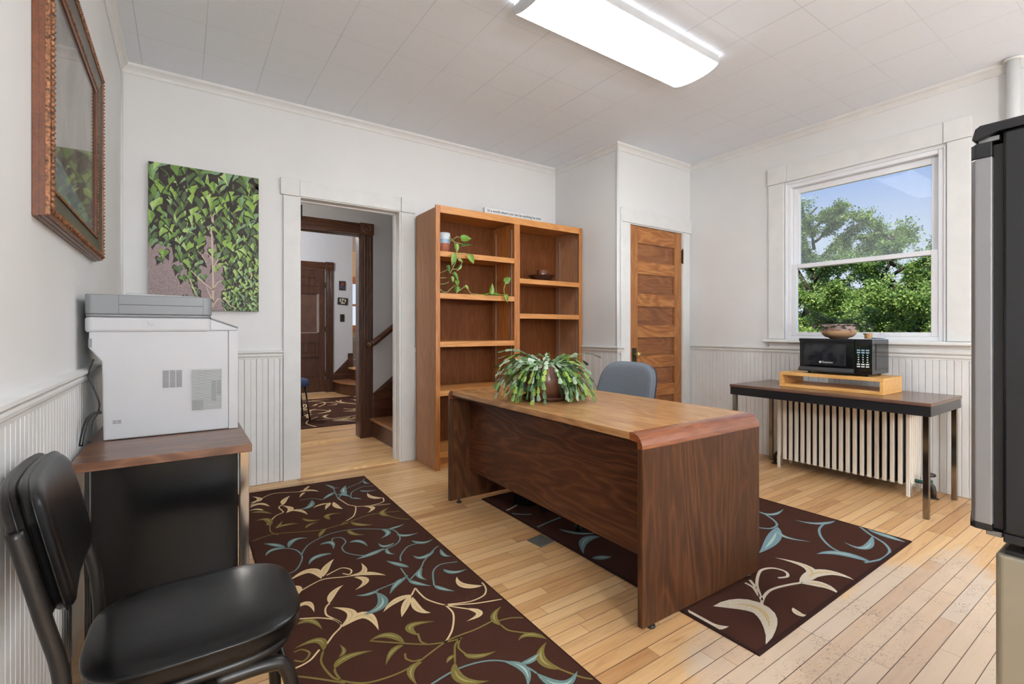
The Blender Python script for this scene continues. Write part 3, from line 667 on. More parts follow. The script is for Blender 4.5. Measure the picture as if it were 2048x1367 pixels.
S1=[('C',[(.421,2.252),(.523,2.301),(.605,2.274),(.665,2.253)]),('C',[(.553,2.33),(.628,2.361),(.662,2.316),(.643,2.278),(.621,2.304)]),('C',[(.432,1.819),(.469,1.863),(.505,1.898),(.502,1.942),(.476,2.004),(.485,2.058),(.506,2.084)]),('C',[(.381,2.039),(.442,2.005),(.492,1.956),(.508,1.91)]),('C',[(.298,1.747),(.358,1.759),(.403,1.802)]),('C',[(.85,1.992),(.854,1.885),(.902,1.794),(.964,1.72)]),('C',[(.902,1.794),(1.008,1.737),(1.116,1.701)]),('C',[(.911,1.796),(.996,1.762),(1.071,1.769),(1.108,1.814),(1.118,1.862)]),('C',[(.899,1.805),(.9,1.726),(.848,1.634),(.797,1.585)]),('C',[(.85,1.992),(.814,1.946)]),('B',[(.386,2.445),(.445,2.466),(.496,2.586),(.485,2.69),(.443,2.744)]),('B',[(.496,2.609),(.553,2.719),(.684,2.796),(.819,2.777),(.939,2.694),(.995,2.64),(.989,2.528),(.935,2.456),(.828,2.429),(.754,2.432),(.694,2.509),(.692,2.585),(.726,2.641),(.72,2.708),(.681,2.726),(.665,2.682)]),('B',[(.891,2.267),(.913,2.322),(.983,2.398),(1.056,2.4)]),('B',[(.851,2.066),(.943,2.144),(.987,2.201),(1.092,2.297),(1.117,2.305)]),('B',[(.864,2.198),(.854,2.073)]),('B',[(.929,1.965),(.978,2.078),(1.038,2.122),(1.116,2.101)]),('B',[(.866,2.114),(.794,2.086),(.706,2.073)]),('B',[(.705,2.07),(.69,2.049)]),('G',[(.412,1.785),(.393,1.73),(.403,1.649),(.426,1.603),(.491,1.545),(.594,1.528),(.679,1.544),(.805,1.586),(.92,1.585),(1.007,1.594)]),('G',[(.426,1.603),(.42,1.648),(.423,1.671)]),('G',[(.568,1.747),(.662,1.666),(.741,1.605),(.821,1.575),(.856,1.57)]),('G',[(.846,1.571),(.813,1.544),(.773,1.468)]),('G',[(.846,1.571),(.819,1.528),(.824,1.483)]),('G',[(.731,1.688),(.721,1.638),(.731,1.615)]),('G',[(1.018,1.552),(1.025,1.506),(1.077,1.45),(1.115,1.398)]),('G',[(1.016,1.581),(1.076,1.568),(1.123,1.536)]),('G',[(.299,1.716),(.36,1.659),(.433,1.584)]),('G',[(.649,1.609),(.641,1.581),(.657,1.554),(.681,1.548)]),('G',[(.318,1.793),(.343,1.77),(.37,1.802),(.35,1.839),(.326,1.838)]),('B',[(.662,1.42),(.747,1.433),(.827,1.425),(.896,1.394),(.955,1.326),(.972,1.268)]),('C',[(.367,3.557),(.48,3.688),(.551,3.706),(.682,3.648)]),('C',[(.408,3.137),(.474,3.259),(.521,3.298),(.511,3.399),(.546,3.453)]),('B',[(.868,3.334),(.882,3.456),(.901,3.606)]),('B',[(.873,3.352),(.977,3.53),(1.089,3.602),(1.157,3.688)]),('C',[(.873,3.352),(.895,3.193),(.924,3.134),(.87,2.987),(.811,2.932)]),('C',[(.924,3.134),(.987,3.106),(1.071,3.072),(1.126,3.054)]),('C',[(1.128,3.198),(1.109,3.127),(1.057,3.101),(.973,3.1)]),('G',[(.312,2.939),(.432,2.969),(.645,2.882),(.815,2.906),(.934,2.942),(1.023,2.935),(1.128,2.899)]),('B',[(.944,3.303),(.986,3.429),(1.086,3.503),(1.158,3.478)]),('B',[(.648,3.465),(.726,3.453),(.775,3.386)]),('G',[(.418,3.099),(.411,3.013),(.439,2.95)]),('G',[(1.045,2.866),(1.084,2.787),(1.129,2.74)]),('G',[(.811,2.932),(.768,2.89),(.811,2.892)])]
L2=[('b',3.001,1.61,3.019,1.528,3.173,1.534,.022),('b',2.85,1.407,2.752,1.332,2.805,1.211,.022),('b',2.853,1.412,2.648,1.34,2.438,1.301,.05),('b',3.232,1.262,3.097,1.304,3.043,1.41,.022),('b',2.797,.933,2.781,1.06,2.669,1.128,.04),('b',3.16,1.051,2.955,1.017,2.946,1.108,.028),('b',3.248,1.104,3.227,1.005,3.216,.913,.035),('c',2.306,1.043,2.474,1.072,2.456,1.23,.036),('c',2.299,1.043,2.495,1.026,2.535,.907,.042),('c',2.304,1.034,2.366,.979,2.347,.903,.04),('c',1.811,1.158,1.948,1.034,1.747,.902,.07),('c',1.704,1.202,1.677,1.102,1.738,1.044,.045),('c',2.073,.965,2.048,.929,2.07,.901,.022),('b',1.782,2.116,1.839,2.004,1.931,1.953,.022),('b',1.906,1.905,1.801,1.916,1.69,1.806,.04),('b',1.692,1.747,1.743,1.722,1.785,1.702,.03)]
S2=[('b',[(2.991,1.561),(2.944,1.486),(2.88,1.43),(2.796,1.427),(2.75,1.476)]),('b',[(3.131,1.281),(3.02,1.261),(2.908,1.203),(2.819,1.12),(2.796,1.06)]),('b',[(2.769,.953),(2.88,.92),(3.015,.927),(3.109,.981),(3.168,1.057),(3.249,1.139)]),('c',[(1.91,1.013),(2.026,1.066),(2.129,1.087),(2.226,1.069),(2.308,1.041)]),('c',[(2.023,1.068),(2.078,1.109),(2.139,1.151),(2.264,1.201),(2.34,1.181),(2.355,1.13),(2.316,1.103),(2.269,1.12)]),('c',[(2.1,1.184),(2.091,1.141),(2.045,1.091)]),('c',[(2.142,1.185),(2.101,1.134)]),('c',[(1.677,2.517),(1.736,2.534),(1.808,2.562)]),('b',[(1.677,2.201),(1.807,2.227),(1.905,2.241)]),('b',[(1.679,2.483),(1.733,2.417),(1.786,2.38)])]

def clip(pts, f):
    out = []
    for p in pts:
        if f(p): out.append(p)
    return out
def make_rug(name, corners, leaves, stems, label, group, sw=.0075, lw=.2):
    mb = MB(); z = rugbase(mb, corners); cs = [Vector(c) for c in corners]
    def inside(p, m=.012):
        p = Vector(p); s = 0
        for i in range(4):
            a, b_ = cs[i], cs[(i+1) % 4]; e = b_-a; cr = (e.x*(p.y-a.y) - e.y*(p.x-a.x))/e.length
            if s == 0: s = 1 if sgn > 0 else -1
            if cr*sgn < m: return False
        return True
    ar = sum(cs[i].x*cs[(i+1)%4].y - cs[(i+1)%4].x*cs[i].y for i in range(4)); sgn = 1 if ar > 0 else -1
    k = 0
    for c, pts in stems:
        pp = [p for p in catmull(pts) if inside(p)]
        if len(pp) > 1: stem2(mb, [tuple(p) for p in pp][::3] + [tuple(pp[-1])], sw*(1.7 if c in 'bc' else 1), z+.0006, CC[c][0])
    for l in leaves:
        c = l[0]; B, Mi, T = (l[1], l[2]), (l[3], l[4]), (l[5], l[6])
        if not (inside(B, .002) or inside(T, .002)): continue
        ln = (Vector(B)-Vector(Mi)).length + (Vector(Mi)-Vector(T)).length
        w = l[7]*1.55 if len(l) > 7 else max(.018, lw*ln)
        n0 = len(mb.v)
        leaf2(mb, B, Mi, T, w, z+.0010+.00002*(k % 20), CC[c][0], CC[c][1]); k += 1
        for i in range(n0, len(mb.v)):      # keep the pattern on the rug
            x, y, zz = mb.v[i]
            for j in range(4):
                a, b_ = cs[j], cs[(j+1) % 4]; e = (b_-a).normalized(); nrm = Vector((-e.y, e.x))*sgn
                dist = (Vector((x, y))-a).dot(nrm)
                if dist < .014: x += nrm.x*(.014-dist); y += nrm.y*(.014-dist)
            mb.v[i] = (x, y, zz)
    o = mb.build(name, RM, fix=False)
    tag(o, label, 'rug', group); return o
rnd = random.Random(3)
# the part of the long rug nearer than the photo shows repeats the same motif
L1b = [(l[0], l[1], l[2]-1.62, l[3], l[4]-1.62, l[5], l[6]-1.62) for l in L1 if l[2] > 2.1]
S1b = [(c, [(x, y-1.62) for x, y in p]) for c, p in S1 if p[0][1] > 2.1]
L1c = [l for l in L1b if l[2] < 1.28 or l[1] < .3]
S1c = [s for s in S1b if max(y for x, y in s[1]) < 1.3]
make_rug('area_rug', [(.285, .93), (1.114, .90), (1.177, 3.765), (.300, 3.832)], L1+L1c, S1+S1c,
         'long brown rug with cream, blue and green vines, lying left of the desk', 'brown vine rugs', lw=.23)
L2b = L2 + [('b',2.05,2.1,2.2,2.15,2.32,2.05,.04),('c',2.2,2.4,2.3,2.52,2.45,2.5,.05),('b',2.6,2.0,2.72,2.1,2.85,2.0,.04),('c',2.7,2.4,2.6,2.5,2.5,2.62,.05),('b',3.0,2.3,3.05,2.42,3.0,2.55,.04)]
make_rug('area_rug', [(1.676, .893), (3.266, .905), (3.240, 2.80), (1.678, 2.80)], L2b, S2,
         'brown rug with large pale blue and ivory leaves, lying under the desk', 'brown vine rugs')
# floor outlet plate
b = MB().box(-.055, .055, -.055, .055, 0, .004).box(-.02, .02, .034, .046, .004, .006).box(-.046,-.02,-.05,-.04,.004,.0055)
o = b.build('floor_outlet_cover', plain('brushed_plate', (120,124,120), .35, metal=.5), origin=O0, bevel=.001); o.location = (1.612, 2.06, .0005); o.rotation_euler.z = .12
tag(o, 'square grey metal cover plate set in the floorboards by the desk rug', 'floor plate')

# ---- worktable by the window
t = thing('work_table', 'long narrow table with dark top and chrome legs under the window', 'table', (4.03, 1.575, 0))
T_TOP = wood('dark_walnut_laminate', [(84,58,46),(104,76,62),(120,90,74)], 'y', 1, .22, cath=.2, seed=21)
tx0, tx1, ty0, ty1 = 3.712, 4.352, .935, 2.225
MB().box(tx0, tx1, ty0, ty1, .690, .711).build('table_top', T_TOP, t, .003)
a = MB().box(tx0+.004, tx0+.016, ty0+.004, ty1-.004, .628, .6895).box(tx1-.016, tx1-.004, ty0+.004, ty1-.004, .628, .6895)
a.box(tx0+.016, tx1-.016, ty0+.004, ty0+.016, .628, .6895).box(tx0+.016, tx1-.016, ty1-.016, ty1-.004, .628, .6895)
a.build('apron', MBLKM, t, .001)
for xx in (tx0+.016, tx1-.046):
    for yy in (ty0+.016, ty1-.046):
        MB().box(xx, xx+.030, yy, yy+.030, .0, .6895).build('leg', MCHR, t, .002)
# riser
R1 = wood('honey_pine', [(196,134,66),(222,166,92),(236,188,122)], 'y', 1, .4, cath=.3, seed=23)
t = thing('wooden_riser', 'honey coloured open wooden riser box on the window table', 'riser', (4.08, 1.56, .7115))
rx0, rx1, ry0, ry1, r0, r1 = 3.905, 4.255, 1.235, 1.92, .7115, .826
MB().box(rx0, rx1, ry0, ry1, r1-.024, r1).build('top_board', R1, t, .0015)
MB().box(rx0, rx1, ry0, ry1, r0, r0+.022).build('bottom_board', R1, t, .0015)
for yy in (ry0, ry1-.022): MB().box(rx0+.0005, rx1-.0005, yy, yy+.022, r0+.0221, r1-.0241).build('end_board', R1, t, .0015)
# microwave
t = thing('microwave', 'small black microwave oven standing on the wooden riser', 'microwave', (4.09, 1.55, .8262))
mx0, mx1, my0, my1, m0, m1 = 3.945, 4.262, 1.312, 1.787, .841, 1.090
MGLO = plain('gloss_black', (16,16,18), .08, var=.02, coat=.5)
MGSD = plain('gloss_dark_case', (40,41,43), .12, metal=.3, var=.02)
MB().box(mx0+.022, mx1, my0+.004, my1-.004, m0, m1-.003).build('case', MGSD, t, .004)
MB().box(mx0, mx0+.0215, my0+.108, my1, m0+.002, m1).build('door', MGLO, t, .003)
MB().box(mx0, mx0+.0215, my0, my0+.106, m0+.002, m1).build('control_panel', MGLO, t, .003)
MB().box(mx0-.003, mx0, my0+.16, my1-.028, m0+.052, m1-.038).build('window_frame', plain('black_bezel', (34,34,36), .3), t, .001)
MB().box(mx0-.0045, mx0-.003, my0+.172, my1-.036, m0+.060, m1-.046).build('window', plain('oven_glass', (44,45,48), .08, var=.3, vs=14, coat=.4), t)
MB().prism([(mx0-.001, m0+.001), (mx0-.020, m0+.004), (mx0-.020, m0+.014), (mx0-.001, m0+.036)], 'y', my0+.11, my1+.002).build('handle_lip', plain('black_lip', (50,50,52), .35), t, .001)
MB().box(mx0-.006, mx0-.0001, my0+.112, my1+.002, m1-.020, m1+.002).build('door_top_lip', MBLK, t, .002)
MB().box(mx0-.001, mx0-.0001, my0+.02, my0+.09, m1-.058, m1-.022).build('display', plain('display_glass', (30,26,24), .05), t)
MKEYB = plain('blue_print', (150,180,196), .5); MKEYW = plain('key_white', (214,216,216), .5)
for r in range(8):
    for c in range(3):
        yy = my0+.082-c*.027; zz = m1-.078-r*.0165
        if r in (2,3,4,5):
            MB().box(mx0-.0008, mx0-.0001, yy-.004, yy+.004, zz-.004, zz+.003).build('button', MKEYB if r < 3 else MKEYW, t)
        else:
            MB().box(mx0-.0012, mx0-.0001, yy-.010, yy+.010, zz-.0045, zz+.0045).build('button', MKEYB if r < 2 else MKEYW, t)
text_obj('lettering', 'Emerson', .020, MKEYW, Matrix.Translation((mx0-.0049, 1.590, m0+.075)) @ Matrix.Rotation(-PI/2, 4, 'Z') @ Matrix.Rotation(PI/2, 4, 'X'), t)
MB().lathe([(0,0),(.0085,0),(.0085,-.0008),(0,-.0008)], (mx0-.0046, 1.640, m0+.075), 16, 0, 'x').build('badge', MKEYW, t)
for xx in (mx0+.05, mx1-.04):
    for yy in (my0+.05, my1-.05): MB().lathe([(0,0),(.011,0),(.013,.014),(0,.014)], (xx, yy, .8265), 12).build('foot', MBLK, t)
v_ = MB()
v_.box(mx0+.075, mx0+.078, my0+.0015, my0+.0045, m0+.03, m1-.03)
for xx, x2, z in ((mx0+.078, mx1-.03, m0+.03), (mx0+.078, mx1-.03, m1-.033)): v_.box(xx, x2, my0+.0015, my0+.0045, z, z+.003)
for k in range(9): v_.box(mx0+.03, mx0+.045, my0+.002, my0+.0045, m0+.06+k*.015, m0+.064+k*.015)
v_.build('side_panel', plain('panel_seam', (14,14,15), .3), t)
# bowl planter on microwave
def glaze_bowl():
    m, nt, b = newmat('striped_glaze'); co = objco(nt); sp = N(nt, 'ShaderNodeSeparateXYZ'); L(nt, co, sp.inputs[0])
    z = M_(nt, 'DIVIDE', sp.outputs[2], .115)
    st_ = noise(nt, mapping(nt, co, (1,1,30)), 5, 3)
    base = ramp(nt, z, [(0, lin((120,92,72))), (.2, lin((176,140,98))), (.5, lin((206,168,122))), (.54, lin((180,150,142))), (.8, lin((176,148,146))), (1, lin((160,134,132)))])
    L(nt, mixc(nt, M_(nt, 'MULTIPLY', st_, .35), base, lin((120,96,110))), b.inputs['Base Color']); b.inputs['Roughness'].default_value = .25; return m
bc = (4.085, 1.572, 1.0905)
t = thing('bowl_planter', 'wide striped pink and tan ceramic bowl with small leafy plant on the microwave', 'plant bowl', bc)
MB().lathe([(0,0),(.058,0),(.063,.006),(.088,.014),(.106,.032),(.113,.050),(.1135,.075),(.110,.108),(.107,.110),(.103,.106),(.103,.08),(.0,.075)], bc, 48).build('bowl', glaze_bowl(), t)
MB().lathe([(.103,.086),(.06,.094),(0,.096)], bc, 24).build('soil', plain('soil', (50,38,30), .9, bmp=.5), t)
FG = [leafm('fern_dark', (58,84,50)), leafm('fern_mid', (92,122,76)), leafm('fern_pale', (140,158,122)), leafm('fern_brown', (104,88,44))]
r_ = random.Random(5); fm = MB(); sm_ = MB()
for i in range(150):
    a = r_.uniform(0, 2*PI); el = r_.uniform(.05, 1.1); ln = r_.uniform(.06, .165) * (1.15 if abs(math.sin(a)) > .5 else .8)
    p = Vector(bc) + Vector((math.cos(a)*r_.uniform(0,.075), math.sin(a)*r_.uniform(0,.075), .092)); d = Vector((math.cos(a)*math.cos(el), math.sin(a)*math.cos(el), math.sin(el)))
    pts = [p]; n = 7
    for k in range(n): d = (d + Vector((0,0,-.11))).normalized(); pts.append(pts[-1] + d*ln/n)
    sm_.tube(pts, .0009, 4)
    for k in range(1, n+1):
        for sg in (-1, 1):
            sd_ = d.cross(Vector((0,0,1))).normalized()*sg + d*.5 + Vector((0,0,r_.uniform(-.2,.4)))
            heart_leaf(fm, pts[k], sd_, (r_.uniform(-.4,.4), r_.uniform(-.4,.4), 1), r_.uniform(.014,.024), r_.uniform(.009,.014), r_.choice([0,0,1,1,2]) if i % 14 else 3, r_.choice([0,0,1]))
sm_.build('stems', FG[0], t); fm.build('leaves', FG, t, fix=False)
# small things beside the bowl
c = (4.14, 1.402, 1.0905)
t = thing('glass_jar', 'small clear glass jar with cork coloured filling beside the plant bowl', 'jar', c)
MB().lathe([(.0,0),(.022,0),(.024,.004),(.024,.040),(.0,.040)], (c[0],c[1],c[2]+.001), 20).build('filling', plain('cork', (196,156,104), .6, var=.15, vs=60), t)
MB().lathe([(0,0),(.027,0),(.029,.01),(.029,.085),(.032,.10),(.030,.10),(.026,.084),(.026,.045)], c, 24).build('glass', MGLASS, t)
tag(MB().lathe([(0,0),(.034,0),(.05,.007),(.05,.009),(.034,.003),(0,.003)], (4.175, 1.357, 1.0905), 28).build('saucer', plain('pale_blue_glaze', (150,172,186), .25)),
    'small pale blue saucer at the right back of the microwave top', 'saucer')

# ---- radiator
MRDK = plain('dark_inner_radiator', (50,40,34), .7, var=.12, vs=30)  # darker brown for the inner columns and webs
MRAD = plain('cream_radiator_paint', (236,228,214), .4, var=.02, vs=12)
t = thing('radiator', 'cream cast iron column radiator under the window table', 'radiator', (4.25, 1.60, 0))
n = 20; y_a, y_b = 1.168, 2.040; pitch = (y_b-y_a)/(n-1); zt = .618
for i in range(n):
    y = y_a + i*pitch; m = MB(); end = i in (0, n-1)
    xs = [4.148 + .0405*k for k in range(6)]
    for k, x in enumerate(xs):
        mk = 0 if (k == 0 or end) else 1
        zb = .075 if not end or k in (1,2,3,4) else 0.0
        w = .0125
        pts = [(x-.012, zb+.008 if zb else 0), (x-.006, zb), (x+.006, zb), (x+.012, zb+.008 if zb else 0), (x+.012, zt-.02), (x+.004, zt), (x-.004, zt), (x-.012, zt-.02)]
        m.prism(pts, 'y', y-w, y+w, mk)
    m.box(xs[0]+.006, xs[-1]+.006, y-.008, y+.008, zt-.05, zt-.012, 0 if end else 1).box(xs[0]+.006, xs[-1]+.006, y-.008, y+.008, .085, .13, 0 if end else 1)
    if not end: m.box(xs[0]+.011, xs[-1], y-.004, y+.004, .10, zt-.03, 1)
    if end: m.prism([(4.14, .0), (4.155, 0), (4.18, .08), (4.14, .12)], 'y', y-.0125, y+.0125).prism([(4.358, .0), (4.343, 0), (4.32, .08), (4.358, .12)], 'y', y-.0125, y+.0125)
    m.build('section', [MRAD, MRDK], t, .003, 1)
m = MB().tube([(4.25, y_a-.005, .105), (4.25, y_b+.005, .105)], .022, 12).tube([(4.25, y_a-.005, .57), (4.25, y_b+.005, .57)], .022, 12)
m.build('header_pipe', MRAD, t)
MGRN = plain('verdigris_brass', (48,92,86), .45, metal=.5, var=.2, vs=40); MIRN = plain('dark_iron', (56,50,44), .5, metal=.4, var=.1)
m = MB().tube([(4.235, y_a-.012, .098), (4.235, 1.10, .098)], .013, 12).tube([(4.235, 1.078, .066), (4.235, 1.078, .12)], .019, 12)
va = m.build('valve', MGRN, t)
MB().tube([(4.235, 1.10, .102), (4.235, 1.078, .098), (4.235, 1.060, .078), (4.235, 1.055, .05), (4.235, 1.055, .0)], .017, 12).lathe([(.017,0),(.03,0),(.03,.004),(.017,.008)], (4.235,1.055,0), 16).build('supply_pipe', MIRN, va)
MB().tube([(4.235, 1.078, .12), (4.235, 1.078, .15)], .008, 8).lathe([(0,.148),(.030,.148),(.036,.152),(.036,.164),(.030,.168),(0,.168)], (4.235, 1.078, 0), 20).build('handwheel', MBLK, va)
m = MB().tube([(4.235, y_b+.012, .098), (4.235, 2.10, .098), (4.235, 2.12, .07), (4.235, 2.12, 0)], .013, 10).lathe([(.013,.0),(.028,.0),(.028,.004),(.013,.008)], (4.235, 2.12, 0), 16)
m.build('return_pipe', MIRN, t)

# ---- printer stand with multifunction printer
PS_TOP = wood('walnut_stand_top', [(72,44,30),(106,70,50),(136,96,72)], 'x', 1, .28, cath=.5, seed=31)
t = thing('printer_stand', 'walnut topped stand with black steel panel and chrome legs against the left wall', 'stand', (-.05, 2.49, 0))
px0, px1, py0, py1 = -.300, .217, 2.062, 2.92
MB().box(px0, px1, py0, py1, .690, .720).build('top', PS_TOP, t, .002)
MB().box(px0+.05, px1-.045, py0+.022, py0+.034, .06, .6895).build('front_panel', plain('black_enamel', (12,12,13), .2, var=.04, spec=.22), t, .002)
for xx in (px0+.03, px1-.055): MB().box(xx, xx+.012, py0+.05, py1-.06, .06, .6895).build('side_panel', MBLKM, t, .002)
for xx in (px0+.004, px1-.040):
    for yy in (py0+.012, py1-.048): MB().box(xx, xx+.032, yy, yy+.036, 0, .6895).build('leg', MCHR, t, .002)

qx0, qx1, qy = -.256, .200, 2.43
t = thing('printer', 'large white and grey multifunction laser printer on the walnut topped stand', 'printer', (-.03, 2.64, .7205))
MB().prism([(qx0, .7215), (qx1-.035, .7215), (qx1-.035, 1.205), (-.298, 1.146), (-.298, 1.083), (qx0-.004, 1.03)][0:2] + [(qx1-.035, 1.15), (-.298, 1.146), (-.298, 1.083), (qx0-.004, 1.03)], 'y', qy, qy+.43).build('body', MLGREY, t, .006, 3)
MB().prism([(qx1-.0345, .7215), (qx1, .7215), (qx1, 1.15), (qx1-.0345, 1.15)], 'y', qy+.0, qy+.43).box(qx1-.036, qx1-.033, qy-.0008, qy, .8655, .8665).build('front_door', MLGREY, t, .008, 3)
MB().prism([(-.28, 1.150), (qx1, 1.150), (qx1+.001, 1.162), (.10, 1.201), (-.28, 1.201)], 'y', qy+.012, qy+.43).build('top_housing', MLGREY, t, .005, 3)
MB().prism([(.10, 1.2015), (qx1+.002, 1.163), (qx1+.003, 1.167), (.10, 1.207)], 'y', qy+.010, qy+.43).build('output_tray_lid', MGREY, t)
def rbox(x0, x1, y0, y1, z0, z1, r, n=6):
    pts = []
    for cx, cy, a0 in ((x1-r, y1-r, 0), (x0+r, y1-r, PI/2), (x0+r, y0+r, PI), (x1-r, y0+r, 1.5*PI)):
        for i in range(n+1): a = a0 + PI/2*i/n; pts.append((cx+r*math.cos(a), cy+r*math.sin(a)))
    return MB().prism(pts, 'z', z0, z1)
rbox(-.311, .101, qy-.004, qy+.44, 1.143, 1.205, .022).build('scanner', MLGREY, t, .012, 3)
rbox(-.309, .100, qy-.003, qy+.44, 1.2052, 1.2145, .022).build('scanner_lip', MGREY, t, .002)
rbox(-.311, .103, qy-.006, qy+.42, 1.2150, 1.292, .022).build('document_feeder', MGREY, t, .004, 2)
m = MB().box(-.2085, -.2075, qy-.0068, qy-.0058, 1.2155, 1.290).box(.0705, .0715, qy-.0068, qy-.0058, 1.2155, 1.284).box(-.2075, .0705, qy-.0070, qy-.0058, 1.252, 1.2545)
m.build('feeder_seam', plain('seam_dark', (60,61,64), .5), t)
MB().prism([(-.20, 1.293), (.085, 1.293), (.060, 1.300), (-.19, 1.306)], 'y', qy+.10, qy+.40).build('paper_tray', MLGREY2, t, .003)
MVSH = plain('vent_shadow', (112,112,112), .6)
m = MB()
for k in range(24):
    z = .986 - k*.0030
    for a, c in ((-.069, -.048), (-.045, -.026), (-.023, -.003)): m.box(a, c, qy-.0012, qy-.0001, z-.0016, z)
m.build('vent', MVSH, t); m = MB()
for k in range(3):
    for a, c in ((-.227, -.215), (-.213, -.201)): m.box(a, c, qy-.001, qy-.0001, .795-k*.005, .7975-k*.005)
m.build('vent', MVSH, t)
m = MB(); MB_ = None
for k in range(33):
    z = .985 - k*.0053
    m.prism([(qy-.0002, z-.0022), (qy-.005, z-.003), (qy-.005, z), (qy-.0002, z+.001)], 'x', .030, .139)
m.box(.030, .0315, qy-.0055, qy-.0002, .811, .986).box(.1375, .139, qy-.0055, qy-.0002, .811, .986).box(.03, .139, qy-.0055, qy-.0002, .985, .988)
g = m.build('louvre_vent', MLGREY2, t)
m = MB().box(.1005, .118, qy-.0015, qy-.0003, .845, .935).box(.121, .1355, qy-.0015, qy-.0003, .872, .938).box(.033, .072, qy-.0015, qy-.0003, .814, .856)
m.build('vent_opening', plain('vent_dark', (44,42,42), .8), g)
m = MB().box(-.132, -.080, qy-.0052, qy-.0045, 1.166, 1.167).box(-.132, -.080, qy-.0052, qy-.0045, 1.188, 1.189).box(-.132, -.131, qy-.0052, qy-.0045, 1.166, 1.189).box(-.081, -.080, qy-.0052, qy-.0045, 1.166, 1.189)
m.tube([(-.118, qy-.0048, 1.184), (-.112, qy-.0048, 1.176), (-.104, qy-.0048, 1.173), (-.094, qy-.0048, 1.180)], .0015, 6)
m.build('embossed_mark', MLGREY2, t)
MB().box(-.299, -.2885, qy-.001, qy+.02, 1.085, 1.12).build('side_latch', MGREY, t)
# cords behind the printer
tag(MB().tube(catmull([(-.285, 2.44, 1.04), (-.300, 2.44, .98), (-.285, 2.44, .93), (-.268, 2.44, .87), (-.272, 2.44, .83), (-.285, 2.43, .80), (-.29, 2.40, .724)], 6), .0028, 8).build('power_cord', MBLK),
    'thin black power cord hanging behind the left side of the printer', 'cord')
tag(MB().tube(catmull([(-.262, 2.42, .835), (-.280, 2.40, .833), (-.296, 2.38, .815), (-.305, 2.36, .77), (-.310, 2.35, .724)], 6), .0065, 8).build('cable', MBLK),
    'thick black cable looping down to the stand top beside the printer', 'cord')

# ---- black vinyl side chair
MVYL = plain('black_vinyl', (13,13,14), .30, var=.25, vs=25, spec=.35, bmp=.06, bs=90)
MFRM = plain('bronze_black_frame', (24,21,19), .35, var=.05, metal=.2)
def superring(cx, cy, hx, hy, z, e=3.6, n=48, bend=0):
    out = []
    for i in range(n):
        a = 2*PI*i/n; c, s_ = math.cos(a), math.sin(a)
        x = hx*math.copysign(abs(c)**(2/e), c); y = hy*math.copysign(abs(s_)**(2/e), s_)
        out.append((cx+x, cy+y, z))
    return out
def rings(mb, rs, m=0, cap0=True, cap1=True):
    n = len(rs[0]); b0 = len(mb.v); vs = [p for r in rs for p in r]; mb.v += vs
    for i in range(len(rs)-1):
        for j in range(n): mb.f.append([b0+i*n+j, b0+i*n+(j+1)%n, b0+(i+1)*n+(j+1)%n, b0+(i+1)*n+j]); mb.m.append(m); mb.sm.append(True)
    if cap0: mb.f.append([b0+j for j in range(n)][::-1]); mb.m.append(m); mb.sm.append(True)
    if cap1: mb.f.append([b0+(len(rs)-1)*n+j for j in range(n)]); mb.m.append(m); mb.sm.append(True)
t = thing('side_chair', 'black vinyl padded side chair against the left wall, nearer than the printer stand', 'chair', (.03, 1.44, 0))
cx, cy = .036, 1.437
m = MB(); R_ = superring
rs = [R_(cx,cy,.17,.155,.398), R_(cx,cy,.207,.192,.400), R_(cx,cy,.214,.199,.406), R_(cx,cy,.217,.202,.42), R_(cx,cy,.216,.201,.434), R_(cx,cy,.2185,.2035,.440), R_(cx,cy,.2205,.2055,.4435), R_(cx,cy,.2185,.2035,.447), R_(cx,cy,.213,.198,.449),
      R_(cx,cy,.203,.188,.4555), R_(cx,cy,.18,.165,.462), R_(cx,cy,.14,.128,.466), R_(cx,cy,.08,.075,.468), R_(cx,cy,.01,.01,.4685)]
rings(m, rs); m.build('seat', MVYL, t)
m = MB(); rings(m, [R_(cx-.004,cy,.16,.14,.368), R_(cx-.004,cy,.20,.182,.370), R_(cx-.004,cy,.207,.19,.38), R_(cx-.004,cy,.207,.19,.3975)]); m.build('seat_pan', MFRM, t)
# backrest: bent padded panel
def backpad(mb, yc, zc, hy, hz, x_of, th, top_in=.0, e=3.4, n=48):
    prof = [(-1.0, .86), (-.9, .97), (-.5, 1.0), (-.15, .995), (-.08, 1.02), (0, 1.03), (.08, 1.02), (.15, .99), (.5, .975), (.8, .93), (.95, .84), (1.02, .6), (1.04, .3), (1.05, .02)]
    rs = []
    for d, k in prof:
        ring = []
        for i in range(n):
            a = 2*PI*i/n; c, s_ = math.cos(a), math.sin(a)
            y = math.copysign(abs(c)**(2/e), c); z = math.copysign(abs(s_)**(2/e), s_)
            yy = yc + hy*k*y*(1 - top_in*(z+1)/2); zz = zc + hz*k*z
            ring.append((x_of(yy, zz) + d*th, yy, zz))
        rs.append(ring)
    rings(mb, rs)
xo = lambda y, z: -.230 - .22*(z-.73) + .35*(y-1.425)**2 - .05*(y-1.425)
m = MB(); backpad(m, 1.426, .732, .214, .128, xo, .020, .03, 5.5); m.build('backrest', MVYL, t)
xos = lambda y, z: xo(y, z) - .028
m = MB(); backpad(m, 1.426, .728, .222, .130, xos, .015, .03, 5.5); m.build('back_shell', MFRM, t)
m = MB()
for yy, s_ in ((1.206, -1), (1.642, 1)):
    m2 = MB().tube(catmull([(-.215, yy, 0), (-.188, yy, .25), (-.180, yy, .40), (-.188, yy, .52), (-.210, yy, .62), (-.234, yy, .73), (-.248, yy, .79)], 5), .0135, 12)
    m2.build('back_post', MFRM, t)
